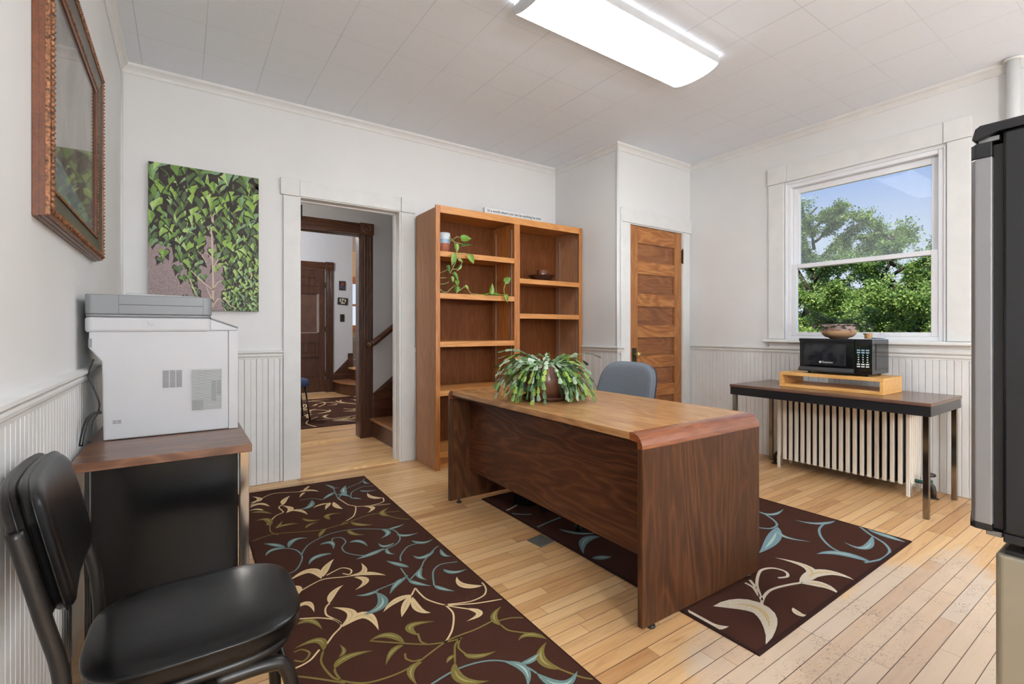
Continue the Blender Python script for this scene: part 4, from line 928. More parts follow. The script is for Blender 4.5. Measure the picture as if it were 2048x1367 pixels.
for yy in (1.262, 1.612):
    MB().tube(catmull([(.05, yy, .362), (.17, yy, .358), (.205, yy, .335), (.222, yy, .25), (.236, yy, 0)], 5), .0165, 12).build('leg', MFRM, t)
MB().tube([(.205, 1.262, .33), (.205, 1.612, .33)], .010, 10).tube([(-.178, 1.206, .385), (.06, 1.25, .362)], .012, 10).tube([(-.178, 1.642, .385), (.06, 1.62, .362)], .012, 10).build('seat_rail', MFRM, t)

# ---- swivel chair behind the desk
def fabric(name, col):
    m, nt, b = newmat(name); co = objco(nt); f = noise(nt, co, 330, 3, .7); c = lin(col)
    L(nt, ramp(nt, f, [(.3, tuple(x*.6 for x in c[:3])+(1,)), (.7, tuple(min(1, x*1.35) for x in c[:3])+(1,))]), b.inputs['Base Color'])
    b.inputs['Roughness'].default_value = .85; b.inputs['Specular IOR Level'].default_value = .2; bump(nt, b, f, .3, .002); return m
FAB = fabric('grey_fabric', (112,118,126)); MNAVY = plain('dark_blue_shell', (30,38,58), .35)
t = thing('office_chair', 'grey fabric swivel office chair behind the desk', 'chair', (2.13, 2.20, 0.0075))
t['_rot'] = 0
cyy = 2.175
xo2 = lambda y, z: 2.43 + .28*(z-.78) - .55*(y-cyy)**2
m = MB(); backpad(m, cyy, .748, .248, .19, xo2, -.026, .10, 3.8); m.build('backrest', FAB, t)
xo3 = lambda y, z: 2.462 + .28*(z-.78) - .55*(y-cyy)**2
m = MB(); backpad(m, cyy, .744, .240, .184, xo3, .014, .09, 3.8); m.build('back_shell', MNAVY, t)
m = MB(); R_ = superring
rings(m, [R_(2.16,cyy,.20,.21,.425), R_(2.16,cyy,.23,.235,.435), R_(2.16,cyy,.235,.24,.46), R_(2.16,cyy,.22,.225,.485), R_(2.16,cyy,.15,.15,.495), R_(2.16,cyy,.02,.02,.497)]); m.build('seat', FAB, t)
MB().tube(catmull([(2.20, cyy, .40), (2.40, cyy, .41), (2.455, cyy, .50), (2.462, cyy, .62)], 5), .02, 10, flat=(0,1,0)).build('back_bracket', MBLK, t)
MB().tube([(2.13, cyy, .09), (2.13, cyy, .42)], .025, 16).tube([(2.13, cyy, .06), (2.13, cyy, .20)], .036, 16).build('gas_column', MBLK, t)
angs = [math.atan2(1.985-cyy, 1.80-2.13), 0,0,0,0]; angs = [angs[0]+k*2*PI/5 for k in range(5)]
for a in angs:
    ex, ey = 2.13+.31*math.cos(a), cyy+.31*math.sin(a)
    MB().tube([(2.13, cyy, .115), (2.13+.18*math.cos(a), cyy+.18*math.sin(a), .105), (ex, ey, .082)], [.030,.022,.016], 10).build('base_arm', MBLK, t)
    cs_ = MB().tube([(ex, ey, .05), (ex, ey, .085)], .009, 8)
    pv = Vector((-math.sin(a), math.cos(a), 0))
    for q in (-1, 1): cs_.tube([Vector((ex, ey, .0358)) + pv*q*.008, Vector((ex, ey, .0358)) + pv*q*.024], .027, 16)
    cs_.build('caster', MBLK, t)
del t['_rot']
# waste bin under the desk
tag(MB().lathe([(0,0),(.09,0),(.098,.008),(.118,.26),(.122,.262),(.122,.270),(.114,.270),(.094,.012),(0,.010)], (1.90, 2.58, .0075), 32).build('waste_bin', MBLK),
    'black round plastic waste bin in the dark under the desk', 'bin')

# ---- fridge on cabinet
MSIL = plain('silver_door', (150,150,152), .3, metal=.55, var=.02)
MFBK = plain('fridge_black', (24,25,28), .22, var=.03)
t = thing('mini_fridge', 'black mini fridge with silver door at the right edge, standing on the beige cabinet', 'fridge', (1.76, .03, .664))
MB().box(1.503, 2.02, -.24, .256, .700, 1.595).build('cabinet_body', MFBK, t, .006)
MB().prism([(-.24, 1.596), (.262, 1.596), (.300, 1.583), (.306, 1.588), (.300, 1.612), (.292, 1.618), (-.24, 1.618)], 'x', 1.498, 2.024).build('top_cover', MFBK, t, .003)
MB().box(1.512, 2.01, .2565, .2715, .705, 1.570).build('door_gasket', plain('gasket', (16,16,17), .5), t)
def door_prof(z0, z1, g=0):
    return MB().prism([(1.500, .272), (1.500, .300), (1.508, .308+g), (1.60, .325+g), (1.76, .332+g), (1.92, .325+g), (2.012, .308+g), (2.02, .300), (2.02, .272)], 'z', z0, z1)
dr = door_prof(.712, 1.543).build('door', MSIL, t, .002)
door_prof(1.5435, 1.578).build('door_top_cap', MFBK, dr, .002)
door_prof(.697, .7115, .002).build('door_bottom_cap', MFBK, dr, .002)
MB().box(1.51, 1.53, .262, .296, 1.580, 1.590).build('hinge', MSTL, t)
m = MB().box(1.503, 2.02, -.235, .255, .680, .6995)
for xx in (1.54, 1.98):
    for yy in (-.2, .215): m.lathe([(0,0),(.016,0),(.018,.02),(0,.02)], (xx, yy, .6615), 12)
m.build('base_plate', MFBK, t, .002)
MB().box(1.515, 1.60, .258, .285, .684, .696).build('hinge_plate', MSTL, t, .002)
MBEI = plain('aged_beige_enamel', (144,136,118), .35, var=.05, vs=4)
def scuff():
    m, nt, b = newmat('scuffed_beige_enamel'); co = objco(nt); c = lin((116,106,88))
    s1 = noise(nt, mapping(nt, co, (1, 3, 10)), 5, 4, .6); mk = ramp(nt, s1, [(.70, (0,0,0,1)), (.73, (1,1,1,1))])
    L(nt, mixc(nt, M_(nt, 'MULTIPLY', mk, .6), c, lin((92,84,72))), b.inputs['Base Color']); b.inputs['Roughness'].default_value = .35; return m
t = thing('beige_cabinet', 'scuffed beige enamelled cabinet under the black mini fridge', 'cabinet', (1.76, .01, 0))
rbox(1.500, 2.03, -.26, .2, .03, .6505, .012).build('body', scuff(), t, .006, 3)
rbox(1.500, 2.03, .2005, .268, .035, .6505, .014).build('door', MBEI, t, .005, 3)
MB().box(1.515, 2.015, -.245, .254, .651, .6605).build('top_mat', plain('black_mat', (26,26,27), .5), t)
for xx in (1.54, 1.99):
    for yy in (-.22, .16): MB().lathe([(0,0),(.02,0),(.02,.03),(0,.03)], (xx, yy, 0), 12).build('foot', MBLK, t)

# ---- cactus plant on the desk
pc = (1.716, 2.150, .757)
t = thing('desk_plant', 'bushy arching green houseplant in a round brown pot on the desk', 'houseplant', (pc[0], pc[1], pc[2]+.001))
MPOT = plain('brown_pot', (104,66,46), .3, var=.22, vs=22); MSAU = plain('brown_saucer', (92,52,42), .35, var=.08)
MB().lathe([(0,.001),(.105,.001),(.120,.006),(.134,.018),(.136,.022),(.131,.022),(.116,.010),(.0,.008)], pc, 44).build('saucer', MSAU, t)
MB().lathe([(0,.010),(.088,.010),(.098,.02),(.118,.055),(.131,.095),(.131,.13),(.120,.165),(.108,.19),(.106,.20),(.098,.20),(.1,.17),(0,.165)], pc, 44).build('pot', MPOT, t)
CG = [leafm('cactus_dark', (54,88,40), .15), leafm('cactus_mid', (92,128,62), .15), leafm('cactus_silver', (150,172,142), .1), leafm('cactus_lime', (150,178,76), .25), leafm('cactus_pale', (184,198,174), .1), leafm('cactus_yellow', (200,196,110), .2)]
r_ = random.Random(12); cm = MB()
def seg(mb, p, q, w, nrm, m):
    d = q-p; ln = d.length; d = d.normalized(); r = d.cross(nrm).normalized(); n = r.cross(d)
    prof = [(0,.18),(.15,.55),(.28,.7),(.36,.62),(.52,.95),(.62,.82),(.78,1.0),(.9,.8),(1,.3)]
    th = .0016; vs = []
    for a, k in prof:
        c = p + d*a*ln; h = r*(k*w/2)
        vs += [c-h, c+n*th*1.4, c+h, c-n*th]
    K = len(prof); fs = []
    for i in range(K-1):
        for j in range(4): fs.append((i*4+j, i*4+(j+1)%4, i*4+4+(j+1)%4, i*4+4+j))
    mb.add(vs, fs, m)
top = Vector((pc[0], pc[1], pc[2]+.19))
for i in range(235):
    a = r_.uniform(0, 2*PI)
    if math.cos(a-math.radians(232)) > .80 and r_.random() < .6: continue
    a += 0; rr = r_.uniform(.0, .085); p = top + Vector((math.cos(a)*rr, math.sin(a)*rr, r_.uniform(-.01, .01)))
    el = r_.uniform(-.1, .95); d = Vector((math.cos(a)*math.cos(el), math.sin(a)*math.cos(el), math.sin(el)))
    nseg = r_.choice([6, 7, 8, 9]) if i % 4 else r_.choice([3, 4]); sl = r_.uniform(.036, .048)
    shade = r_.random(); drop = r_.uniform(.42, .85) * (1.1 - .2*el)
    for k in range(nseg):
        d = (d + Vector((r_.uniform(-.22,.22), r_.uniform(-.22,.22), -drop*.55))).normalized()
        q = p + d*sl
        if q.z < pc[2] + .014:
            if (Vector((q.x, q.y)) - Vector(pc[:2])).length < .13: break
            q.z = pc[2] + .006 + r_.uniform(0, .008)
            if p.z < pc[2] + .02: break
        out = Vector((math.cos(a), math.sin(a), .3))
        rad = (Vector((q.x, q.y)) - Vector(pc[:2])).length
        if rad > .315: break
        nn = (out + Vector((r_.uniform(-.8,.8), r_.uniform(-.8,.8), r_.uniform(-.2,.9)))).normalized()
        mm = r_.choice([2,2,4,1,0]) if (d.z > -.55 and r_.random() < .7) else r_.choice([0,1,1,2,3,0])
        if k == nseg-1: mm = r_.choice([3, 1, 2, 0, 1, 2, 5 if r_.random() < .3 else 1])
        seg(cm, p, q, r_.uniform(.019, .028), nn, mm); p = q
cm.build('foliage', CG, t, fix=False)

# ---- framed picture on the left wall
GOLD = plain('carved_gilt', (150,100,66), .42, metal=.35, var=.45, vs=120, bmp=1.0, bs=160)
FRW = wood('mahogany_frame', [(66,34,18),(98,56,33),(120,72,45)], 'y', 1, .35, cath=.2, seed=41)
FRD = plain('dark_frame_band', (66,54,44), .35, var=.12)
fy0, fy1, fz0, fz1 = 1.785, 2.835, 1.460, 2.288; fx = XL+.001
t = thing('framed_picture', 'large pale grey picture in a carved gilt and brown frame, left wall', 'picture', (fx+.02, (fy0+fy1)/2, fz0))
def frame_band(d0, d1, x0, x1, x2, n=0):
    """mitred band from inset d0 to d1; face height x1 at d0 and x2 at d1"""
    m = MB(); c = [(fy0, fz0), (fy1, fz0), (fy1, fz1), (fy0, fz1)]
    sg = [(1,1), (-1,1), (-1,-1), (1,-1)]
    ring = lambda d, x: [(x, p[0]+s_[0]*d, p[1]+s_[1]*d) for p, s_ in zip(c, sg)]
    rr = [ring(d0, x0), ring(d0, x1), ring(d1, x2), ring(d1, x0)]
    vs = [p for r in rr for p in r]; fs = [(i*4+j, i*4+(j+1)%4, ((i+1)%4)*4+(j+1)%4, ((i+1)%4)*4+j) for i in range(4) for j in range(4)]
    return m.add(vs, fs)
m = frame_band(0, .010, fx, fx+.012, fx+.014); 
for a, c_, h, h2 in ((.0, .006, .010, .012), (.006, .012, .018, .020)): m.v += []
m2 = MB()
for mm in (frame_band(0, .012, fx, fx+.013, fx+.014), frame_band(.003, .014, fx, fx+.025, fx+.026)): m2.add(mm.v, mm.f)
m2.build('outer_moulding', FRW, t, .001)
frame_band(.006, .034, fx, fx+.035, fx+.040).build('gilt_border', GOLD, t, .002)
frame_band(.034, .092, fx, fx+.036, fx+.024).build('dark_band', FRD, t)
frame_band(.092, .108, fx, fx+.028, fx+.024).build('inner_moulding', FRW, t)
bd = MB(); y0_, y1_, z0_, z1_ = fy0+.092, fy1-.092, fz0+.092, fz1-.092
for k in range(72):
    yy = y0_ + (y1_-y0_)*k/71
    for zz in (z0_, z1_): bd.lathe([(0,-.004),(.004,0),(0,.004)], (fx+.029, yy, zz), 6)
for k in range(56):
    zz = z0_ + (z1_-z0_)*k/55
    for yy in (y0_, y1_): bd.lathe([(0,-.004),(.004,0),(0,.004)], (fx+.029, yy, zz), 6)
ob = MB(); 
for k in range(64):
    yy = fy0+.02 + (fy1-fy0-.04)*k/63
    for zz in (fz0+.02, fz1-.02): ob.lathe([(0,-.009),(.008,0),(0,.009)], (fx+.038, yy, zz), 7)
for k in range(52):
    zz = fz0+.02 + (fz1-fz0-.04)*k/51
    for yy in (fy0+.02, fy1-.02): ob.lathe([(0,-.009),(.008,0),(0,.009)], (fx+.038, yy, zz), 7)
bd.build('inner_beading', GOLD, t); ob.build('carved_beading', GOLD, t)
iy0, iy1, iz0, iz1 = fy0+.105, fy1-.105, fz0+.105, fz1-.105
def pic_mat():
    m, nt, b = newmat('pale_painting'); co = objco(nt); sp = N(nt, 'ShaderNodeSeparateXYZ'); L(nt, co, sp.inputs[0])
    z = sp.outputs[2]; y = sp.outputs[1]
    f = noise(nt, co, 9, 5, .6); f2 = noise(nt, co, 28, 4, .6)
    base = ramp(nt, noise(nt, mapping(nt, co, (1,1.2,.7)), 3.2, 4, .6, 1.2), [(.38, lin((150,138,126))), (.5, lin((176,164,152))), (.62, lin((196,188,178)))])
    st_ = noise(nt, mapping(nt, co, (1,2.2,.9), rot=(.5,0,0)), 7, 3, .6, 1.6)
    c = mixc(nt, ramp(nt, st_, [(.60, (0,0,0,1)), (.68, (.8,.8,.8,1))]), base, lin((222,214,204)))
    low = M_(nt, 'LESS_THAN', z, M_(nt, 'ADD', .20, M_(nt, 'MULTIPLY', y, -.12)))
    c = mixc(nt, low, c, ramp(nt, f, [(.4, lin((170,180,184))), (.6, lin((198,206,208)))]))  # bluish lower zone: a reflection painted into the print
    L(nt, c, b.inputs['Base Color']); b.inputs['Roughness'].default_value = .6; return m
MB().add([(fx+.012, iy0, iz0), (fx+.012, iy1, iz0), (fx+.012, iy1, iz1), (fx+.012, iy0, iz1)], [(0,1,2,3)]).build('picture_print', pic_mat(), t)
MB().box(fx+.020, fx+.022, iy0, iy1, iz0, iz1).build('glass', MPGLASS, t)

# ---- ivy canvas on the back wall
gx0, gx1, gz0, gz1 = -.190, .462, 1.292, 2.276; gy = YB-.036
t = thing('canvas_print', 'unframed canvas photo print of green ivy on a mauve wall, on the back wall', 'canvas print', ((gx0+gx1)/2, YB-.018, gz0))
def stucco():
    m, nt, b = newmat('printed_stucco'); co = objco(nt); f = noise(nt, co, 260, 3, .8)
    L(nt, ramp(nt, f, [(.3, lin((96,76,78))), (.5, lin((150,130,130))), (.7, lin((196,180,178)))]), b.inputs['Base Color']); b.inputs['Roughness'].default_value = .6; return m
IV = [stucco(), plain('ivy_shadow', (50,38,32), .6, var=.3, vs=30)] + [plain('ivy_%s' % n_, c_, .5, var=.10, vs=40) for n_, c_ in (
     ('deep', (74,100,44)), ('green', (106,142,58)), ('bright', (142,178,74)), ('pale', (172,200,120)), ('bluegreen', (124,158,112)), ('dusky', (86,104,68)))] + [plain('ivy_stem', (214,190,170), .5)]
cw, ch = gx1-gx0, gz1-gz0
cv = MB(); cv.box(gx0, gx1, gy, YB-.001, gz0, gz1, 0)
def G(u, v, k): return (gx0 + u*cw, gy - .0003 - k*.00001, gz0 + v*ch)
r_ = random.Random(21)
def bare(u, v):
    """bare wall areas of the printed photograph: lower left, and the hollow round the stem"""
    e = .46 - .35*max(0, u-.12) if u < .28 else .40 - 2.6*(u-.28)
    if u < .42 and v < e: return True
    if .40 < u < .68:
        w = .10 + .03*math.sin(v*9); 
        if abs(u-.545) < w*(1.0 if v < .5 else max(0, (.66-v)/.16)) and v < .64: return True
        if v < .05 and u < .8: return True
    return False
def edge_d(u, v):
    return min(abs(0), 0)
# dark shadow ground behind the leaves, cut into small cells
n_ = 46
for i in range(n_):
    for j in range(int(n_*1.5)):
        u0, v0 = i/n_, j/(n_*1.5)
        if not bare(u0+.5/n_, v0+.35/n_):
            u1, v1 = u0+1/n_, v0+1/(n_*1.5)
            cv.add([G(u0,v0,1), G(u1,v0,1), G(u1,v1,1), G(u0,v1,1)], [(0,1,2,3)], 1)
def istem(pts, w, k=2):
    P = catmull(pts); vs = []
    for i, p in enumerate(P):
        d = (P[min(i+1,len(P)-1)]-P[max(i-1,0)]).normalized(); q = Vector((-d.y, d.x))*w/2*(1-.5*i/len(P)); q.x *= 1.0
        vs += [G(p.x+q.x*1.4, p.y+q.y, k), G(p.x-q.x*1.4, p.y-q.y, k)]
    cv.add(vs, [(2*i, 2*i+1, 2*i+3, 2*i+2) for i in range(len(P)-1)], 8)
def ivy(u, v, s, ang, m1, m2, k):
    sh = [(0,0),(.30,.18),(.46,.02),(.44,-.22),(.26,-.42),(.14,-.66),(0,-1.0)]
    ca, sa = math.cos(ang), math.sin(ang); asp = ch/cw
    def T(x, y): X = x*ca - y*sa; Y = x*sa + y*ca; return G(min(1, max(0, u + X*s*asp)), min(1, max(0, v + Y*s)), k)
    for sg, mm in ((1, m1), (-1, m2)):
        vs = [T(sg*x, y) for x, y in sh]; cv.add(vs, [tuple(range(len(vs)))], mm)
tr_ = [([(.555,.02),(.56,.2),(.555,.36),(.55,.52),(.54,.60)], .014), ([(.56,.06),(.52,.13),(.50,.17)], .008), ([(.555,.15),(.47,.20),(.40,.25),(.36,.28)], .008), ([(.56,.15),(.60,.20),(.64,.22)], .008),
       ([(.56,.31),(.60,.36),(.64,.38)], .007), ([(.555,.36),(.52,.40),(.49,.41)], .006), ([(.56,.03),(.60,.08),(.63,.09)], .008), ([(.50,.34),(.46,.39),(.42,.42)], .006), ([(.35,.22),(.38,.16),(.42,.10)], .007),
       ([(.56,.63),(.56,.68),(.58,.70)], .009), ([(.56,.63),(.545,.66),(.54,.69)], .006), ([(.66,.10),(.72,.04),(.78,.02)], .006), ([(.92,.24),(.93,.28),(.90,.30)], .008)]
k = 4
pts = []
for i in range(2600):
    u, v = r_.uniform(0, 1), r_.uniform(.01, 1.03)
    big = .5 + .5*v
    s = (.038 + .055*max(0, v-.15)) * r_.uniform(.75, 1.2)
    if u > .62 and v < .5: s *= .9
    if bare(u, v-s*.45) and r_.random() > .035: continue
    if bare(u, v) and r_.random() > .3: continue
    if any((u-a)**2*1.0 + ((v-c_)*1.45)**2 < (s*.80)**2 for a, c_ in pts[-700:]): continue
    pts.append((u, v)); 
    ivy(u, v, s, r_.gauss(0, .35), 0, 0, 0) if False else None
pts.sort(key=lambda p: p[1])
for (u, v) in pts:
    s = (.042 + .056*max(0, v-.15)) * r_.uniform(.8, 1.2); k += 1
    t_ = r_.random(); mm = r_.choice([(3,4),(4,5),(2,3),(3,3),(6,5),(4,4),(7,2),(2,7),(6,3)]) if v > .3 else r_.choice([(6,5),(3,6),(4,5),(7,6),(2,3)])
    ivy(u, v-s*.06, s*1.16, r_.gauss(0, .4), 1, 1, k*.5)
    ivy(u, v, s, r_.gauss(0, .35), mm[0], mm[1], k*.5+.2)
for pts_, w in tr_: istem(pts_, w, k*.5+2)
cv.build('canvas', IV, t, fix=False)

# ================================================================== THE HALL BEYOND THE DOORWAY
DK_V = wood('dark_stained_oak', [(40,22,14),(66,38,24),(92,56,36)], 'z', 1, .3, cath=.4, seed=51)
DK_H = wood('dark_stained_oak_across', [(44,24,14),(76,44,27),(104,64,40)], 'x', 1, .3, cath=.4, seed=52)
TRD = wood('oak_tread', [(118,76,46),(146,98,62),(168,118,80)], 'x', 1, .3, cath=.3, seed=53)
HW = plain('cool_grey_paint', (206,208,212), .6, var=.01)
LY1 = 5.15
b = MB().box(-1.6, .60, LY1, LY1+.12, 0, 3.05).box(1.56, 3.4, LY1, LY1+.12, 0, 3.05).box(.60, 1.56, LY1, LY1+.12, 2.185, 3.05)
st(b.build('wall_hall_near', HW))
st(MB().box(-1.6, -1.5, -2.9, 12.2, 0, 3.05).build('wall_hall_left', HW))
st(MB().box(3.4, 3.5, YB+.13, LY1+.12, 0, 3.05).build('wall_stair_end', HW))
# dark casing of the second opening with bullseye corner block
m = MB().box(1.565, 1.700, LY1-.024, LY1, .20, 2.19)
for xx in (1.585, 1.61, 1.645, 1.67): m.tube([(xx, LY1-.025, .22), (xx, LY1-.025, 2.17)], .006, 6)
m.box(1.558, 1.706, LY1-.034, LY1, 0, .20)
m.box(.45, .60, LY1-.024, LY1, 0, 2.19)
st(m.build('trim_19', DK_V, bevel=.002), 'dark stained door casing of the second opening')
m = MB().box(.60, 1.562, LY1-.024, LY1, 2.187, 2.300)
for zz in (2.205, 2.225, 2.262, 2.282): m.tube([(.60, LY1-.025, zz), (1.562, LY1-.025, zz)], .006, 6)
m.box(1.562, 1.708, LY1-.034, LY1, 2.185, 2.306).lathe([(.052,0),(.052,-.008),(.040,-.010),(.034,-.004),(.020,-.004),(.016,-.014),(0,-.016)], (1.635, LY1-.034, 2.246), 28, 0, 'y')
m.box(1.555, 1.566, LY1, LY1+.12, 0, 2.19).box(.60, 1.56, LY1, LY1+.12, 2.175, 2.187)
st(m.build('trim_20', DK_H, bevel=.0015), 'dark stained header with round rosette corner block')
# floor strip (brighter sill board) between lobby and hall
st(MB().prism([(LY1-.03,0),(LY1-.02,.01),(LY1+.10,.01),(LY1+.12,0)], 'x', .60, 1.556).build('trim_21', MTHR))
# stairs rising to the right
t = thing('staircase', 'dark stained wooden stairs with lighter treads rising to the right behind the doorway', 'stairs', (2.4, 4.78, 0))
for k in range(6):
    x = 1.695 + k*.245
    MB().box(x, x+.02, 4.40, LY1-.026, k*.205, (k+1)*.205-.028).build('riser', DK_H, t)
    MB().box(x-.028, x+.262, 4.385, LY1-.026, (k+1)*.205-.028, (k+1)*.205).build('tread', TRD, t, .006)
MB().prism([(1.708, .0), (1.708, .43), (3.18, 1.63), (3.18, 1.0), (1.95, .0)], 'y', LY1-.025, LY1-.002).build('skirt_board', DK_H, t)
MB().tube([(1.70, LY1-.02, .452), (3.18, LY1-.02, 1.652)], .014, 8).build('skirt_cap', DK_H, t)
st(MB().box(1.95, 3.39, 4.20, 4.30, 0, 2.899).build('wall_stair_side', HW))
hr = thing('handrail', 'dark rounded wooden handrail sloping up the stair wall', 'handrail', (2.0, LY1-.07, 1.0))
MB().tube([(1.655, LY1-.085, 1.005), (1.69, LY1-.085, 1.022), (3.0, LY1-.085, 2.05)], [.030,.033,.033], 14).lathe([(0,-.036),(.03,-.026),(.036,0),(.03,.026),(0,.036)], (1.648, LY1-.085, 1.003), 16).build('rail', DK_H, hr)
MB().tube([(2.05, LY1-.085, 1.28), (2.05, LY1-.01, 1.25)], .009, 8).build('bracket', BRZ, hr)

# front hall: far wall with the front door
FY = 9.35
b = MB().box(-1.5, 1.05, FY, FY+.14, 0, 3.05).box(2.195, 2.70, FY, FY+.14, 0, 3.05).box(1.05, 2.195, FY, FY+.14, 2.30, 3.05)
st(b.build('wall_hall_far', HW))
m = MB().box(2.198, 2.335, FY-.026, FY, .24, 2.29).box(2.19, 2.342, FY-.034, FY, 0, .24)
for xx in (2.225, 2.25, 2.285, 2.31): m.tube([(xx, FY-.027, .25), (xx, FY-.027, 2.28)], .007, 6)
st(m.build('trim_23', DK_V, bevel=.002))
m = MB().box(.92, 2.19, FY-.026, FY, 2.295, 2.425)
for zz in (2.315, 2.34, 2.38, 2.405): m.tube([(.92, FY-.027, zz), (2.19, FY-.027, zz)], .007, 6)
m.box(2.188, 2.345, FY-.036, FY, 2.288, 2.436).lathe([(.055,0),(.055,-.008),(.040,-.010),(.034,-.004),(.020,-.004),(.016,-.014),(0,-.016)], (2.266, FY-.036, 2.362), 28, 0, 'y')
st(m.build('trim_24', DK_H, bevel=.0015))
d2 = MB().box(1.06, 1.75, FY+.02, FY+.06, .012, 2.288).box(2.085, 2.190, FY+.005, FY+.06, .012, 2.288)
for z0, z1 in ((.012,.30),(.66,.74),(.93,1.12),(1.83,1.98),(2.13,2.288)): d2.box(1.75, 2.085, FY+.005, FY+.06, z0, z1)
d2.box(1.75, 2.085, FY+.03, FY+.05, .30, .66).box(1.75, 1.90, FY+.005, FY+.06, 1.98, 2.13).box(2.03, 2.085, FY+.005, FY+.06, 1.98, 2.13).box(1.90, 2.03, FY+.028, FY+.05, 1.98, 2.13)
d2.box(1.75, 1.90, FY+.005, FY+.06, .74, .93).box(2.03, 2.085, FY+.005, FY+.06, .74, .93).box(1.90, 2.03, FY+.028, FY+.05, .74, .93)
door2 = d2.build('door_2', DK_V, bevel=.004); st(door2, 'dark stained panelled front door with a tall narrow pane')
child(MB().box(1.75, 2.05, FY+.028, FY+.034, 1.12, 1.83), 'pane', plain('dark_door_pane', (96,70,58), .15, var=.1), door2)
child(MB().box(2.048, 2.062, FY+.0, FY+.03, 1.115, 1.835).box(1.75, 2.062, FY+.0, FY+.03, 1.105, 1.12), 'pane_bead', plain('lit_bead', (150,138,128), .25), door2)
hm = MB()
for zz in (.35, 1.18, 2.0): hm.tube([(2.194, FY-.004, zz-.05), (2.194, FY-.004, zz+.05)], .009, 8)
child(hm, 'hinge', BRZ, door2)
st(MB().box(1.06, 2.19, FY-.02, FY+.02, 0, .010).build('trim_25', plain('bright_sill', (196,186,170), .3)))
# two small pictures and a switch on the far wall
t = thing('small_picture', 'small upright red and blue picture, upper of two on the far hall wall', 'picture', (2.50, FY-.01, 1.925))
MB().box(2.443, 2.560, FY-.022, FY-.0005, 1.925, 2.095).build('panel', plain('dark_edge', (40,30,30), .5), t, .002)
m = MB().box(2.449, 2.554, FY-.0232, FY-.0221, 1.932, 2.088, 0).box(2.455, 2.50, FY-.0236, FY-.0232, 1.95, 2.03, 1).box(2.48, 2.535, FY-.0238, FY-.0234, 2.01, 2.07, 2).box(2.51, 2.548, FY-.0240, FY-.0236, 1.94, 2.0, 1)
m.build('picture_print', [plain('pic_dark', (72,40,44), .5, var=.4, vs=50), plain('pic_blue', (70,84,110), .5, var=.3, vs=50), plain('pic_red', (146,70,58), .5, var=.3, vs=50)], t)
t = thing('small_picture', 'small wide dark picture with pale patches, lower of two on the far hall wall', 'picture', (2.51, FY-.01, 1.64))
m = MB().box(2.418, 2.604, FY-.02, FY-.0005, 1.645, 1.778); m.xf(Matrix.Translation((2.51,0,1.71)) @ Matrix.Rotation(math.radians(4), 4, 'Y') @ Matrix.Translation((-2.51,0,-1.71))); m.build('panel', plain('dark_edge2', (38,34,28), .5, var=.3, vs=60), t, .002)
m = MB().box(2.45, 2.475, FY-.0212, FY-.0201, 1.70, 1.76).box(2.49, 2.51, FY-.0212, FY-.0201, 1.68, 1.765).box(2.475, 2.55, FY-.0214, FY-.0201, 1.665, 1.69).box(2.545, 2.57, FY-.0212, FY-.0201, 1.70, 1.75).box(2.515, 2.535, FY-.0212, FY-.0201, 1.73, 1.762)
m.build('picture_print', plain('pic_pale', (206,200,180), .5), t)
t = thing('light_switch', 'dark bronze light switch plate below the two small hall pictures', 'switch', (2.505, FY-.005, 1.32))
MB().box(2.464, 2.546, FY-.008, FY-.0005, 1.322, 1.464).build('plate', BRZ, t, .002)
MB().box(2.498, 2.512, FY-.016, FY-.008, 1.38, 1.41).build('toggle', MBLK, t)
# winding steps
t = thing('winder_steps', 'two dark wooden winding steps beside the front door at the end of the hall', 'steps', (2.55, 8.9, 0))
def wind(mb, pts, z0, z1): return mb.prism(pts, 'z', z0, z1, smooth=False)
arc1 = [(2.345, 9.30), (2.345, 9.05), (2.37, 8.80), (2.44, 8.56), (2.55, 8.36), (2.75, 8.20), (3.3, 8.1), (3.3, 9.33), (2.36, 9.33)]
wind(MB(), arc1, 0, .19).build('riser', DK_H, t)
wind(MB(), [(2.75+(x-2.75)*1.06, 9.33+(y-9.33)*1.03) for x, y in arc1], .191, .222).build('tread', TRD, t, .006)
arc2 = [(2.64, 9.33), (2.64, 9.05), (2.72, 8.80), (2.9, 8.6), (3.3, 8.5), (3.3, 9.33)]
wind(MB(), arc2, .2225, .42).build('riser', DK_H, t)
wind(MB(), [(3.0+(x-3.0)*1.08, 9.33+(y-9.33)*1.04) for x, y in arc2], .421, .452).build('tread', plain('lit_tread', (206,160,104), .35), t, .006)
MB().prism([(2.344, .222), (2.344, .34), (2.60, .60), (2.70, .60), (2.70, .222)], 'y', FY-.024, FY-.001).build('skirt_board', DK_H, t)
MB().box(2.60, 2.695, FY-.06, FY-.026, .45, .72).build('newel_block', DK_V, t, .004)
# stair room beyond with its bright window
WM = plain('warm_beige_paint', (214,184,146), .6, var=.02)
b = MB().box(2.0, 3.05, 11.6, 11.72, 0, 3.05).box(3.95, 6.6, 11.6, 11.72, 0, 3.05).box(3.05, 3.95, 11.6, 11.72, 0, 1.28).box(3.05, 3.95, 11.6, 11.72, 2.28, 3.05)
st(b.build('wall_landing', WM))
st(MB().box(6.5, 6.6, 5.0, 12.2, 0, 3.05).build('wall_hall_right', HW))
OR = wood('orange_trim', [(150,86,40),(184,112,58),(206,138,80)], 'x', 1, .35, seed=55)
m = MB().box(2.9, 4.1, 11.57, 11.60, 2.28, 2.45).box(2.9, 4.1, 11.55, 11.60, 1.16, 1.28).box(2.9, 3.05, 11.575, 11.60, 1.28, 2.28).box(3.95, 4.1, 11.575, 11.60, 1.28, 2.28).box(3.05, 3.95, 11.62, 11.65, 1.74, 1.79)
w2 = m.build('window_2', OR, bevel=.002); st(w2, 'orange trimmed landing window')
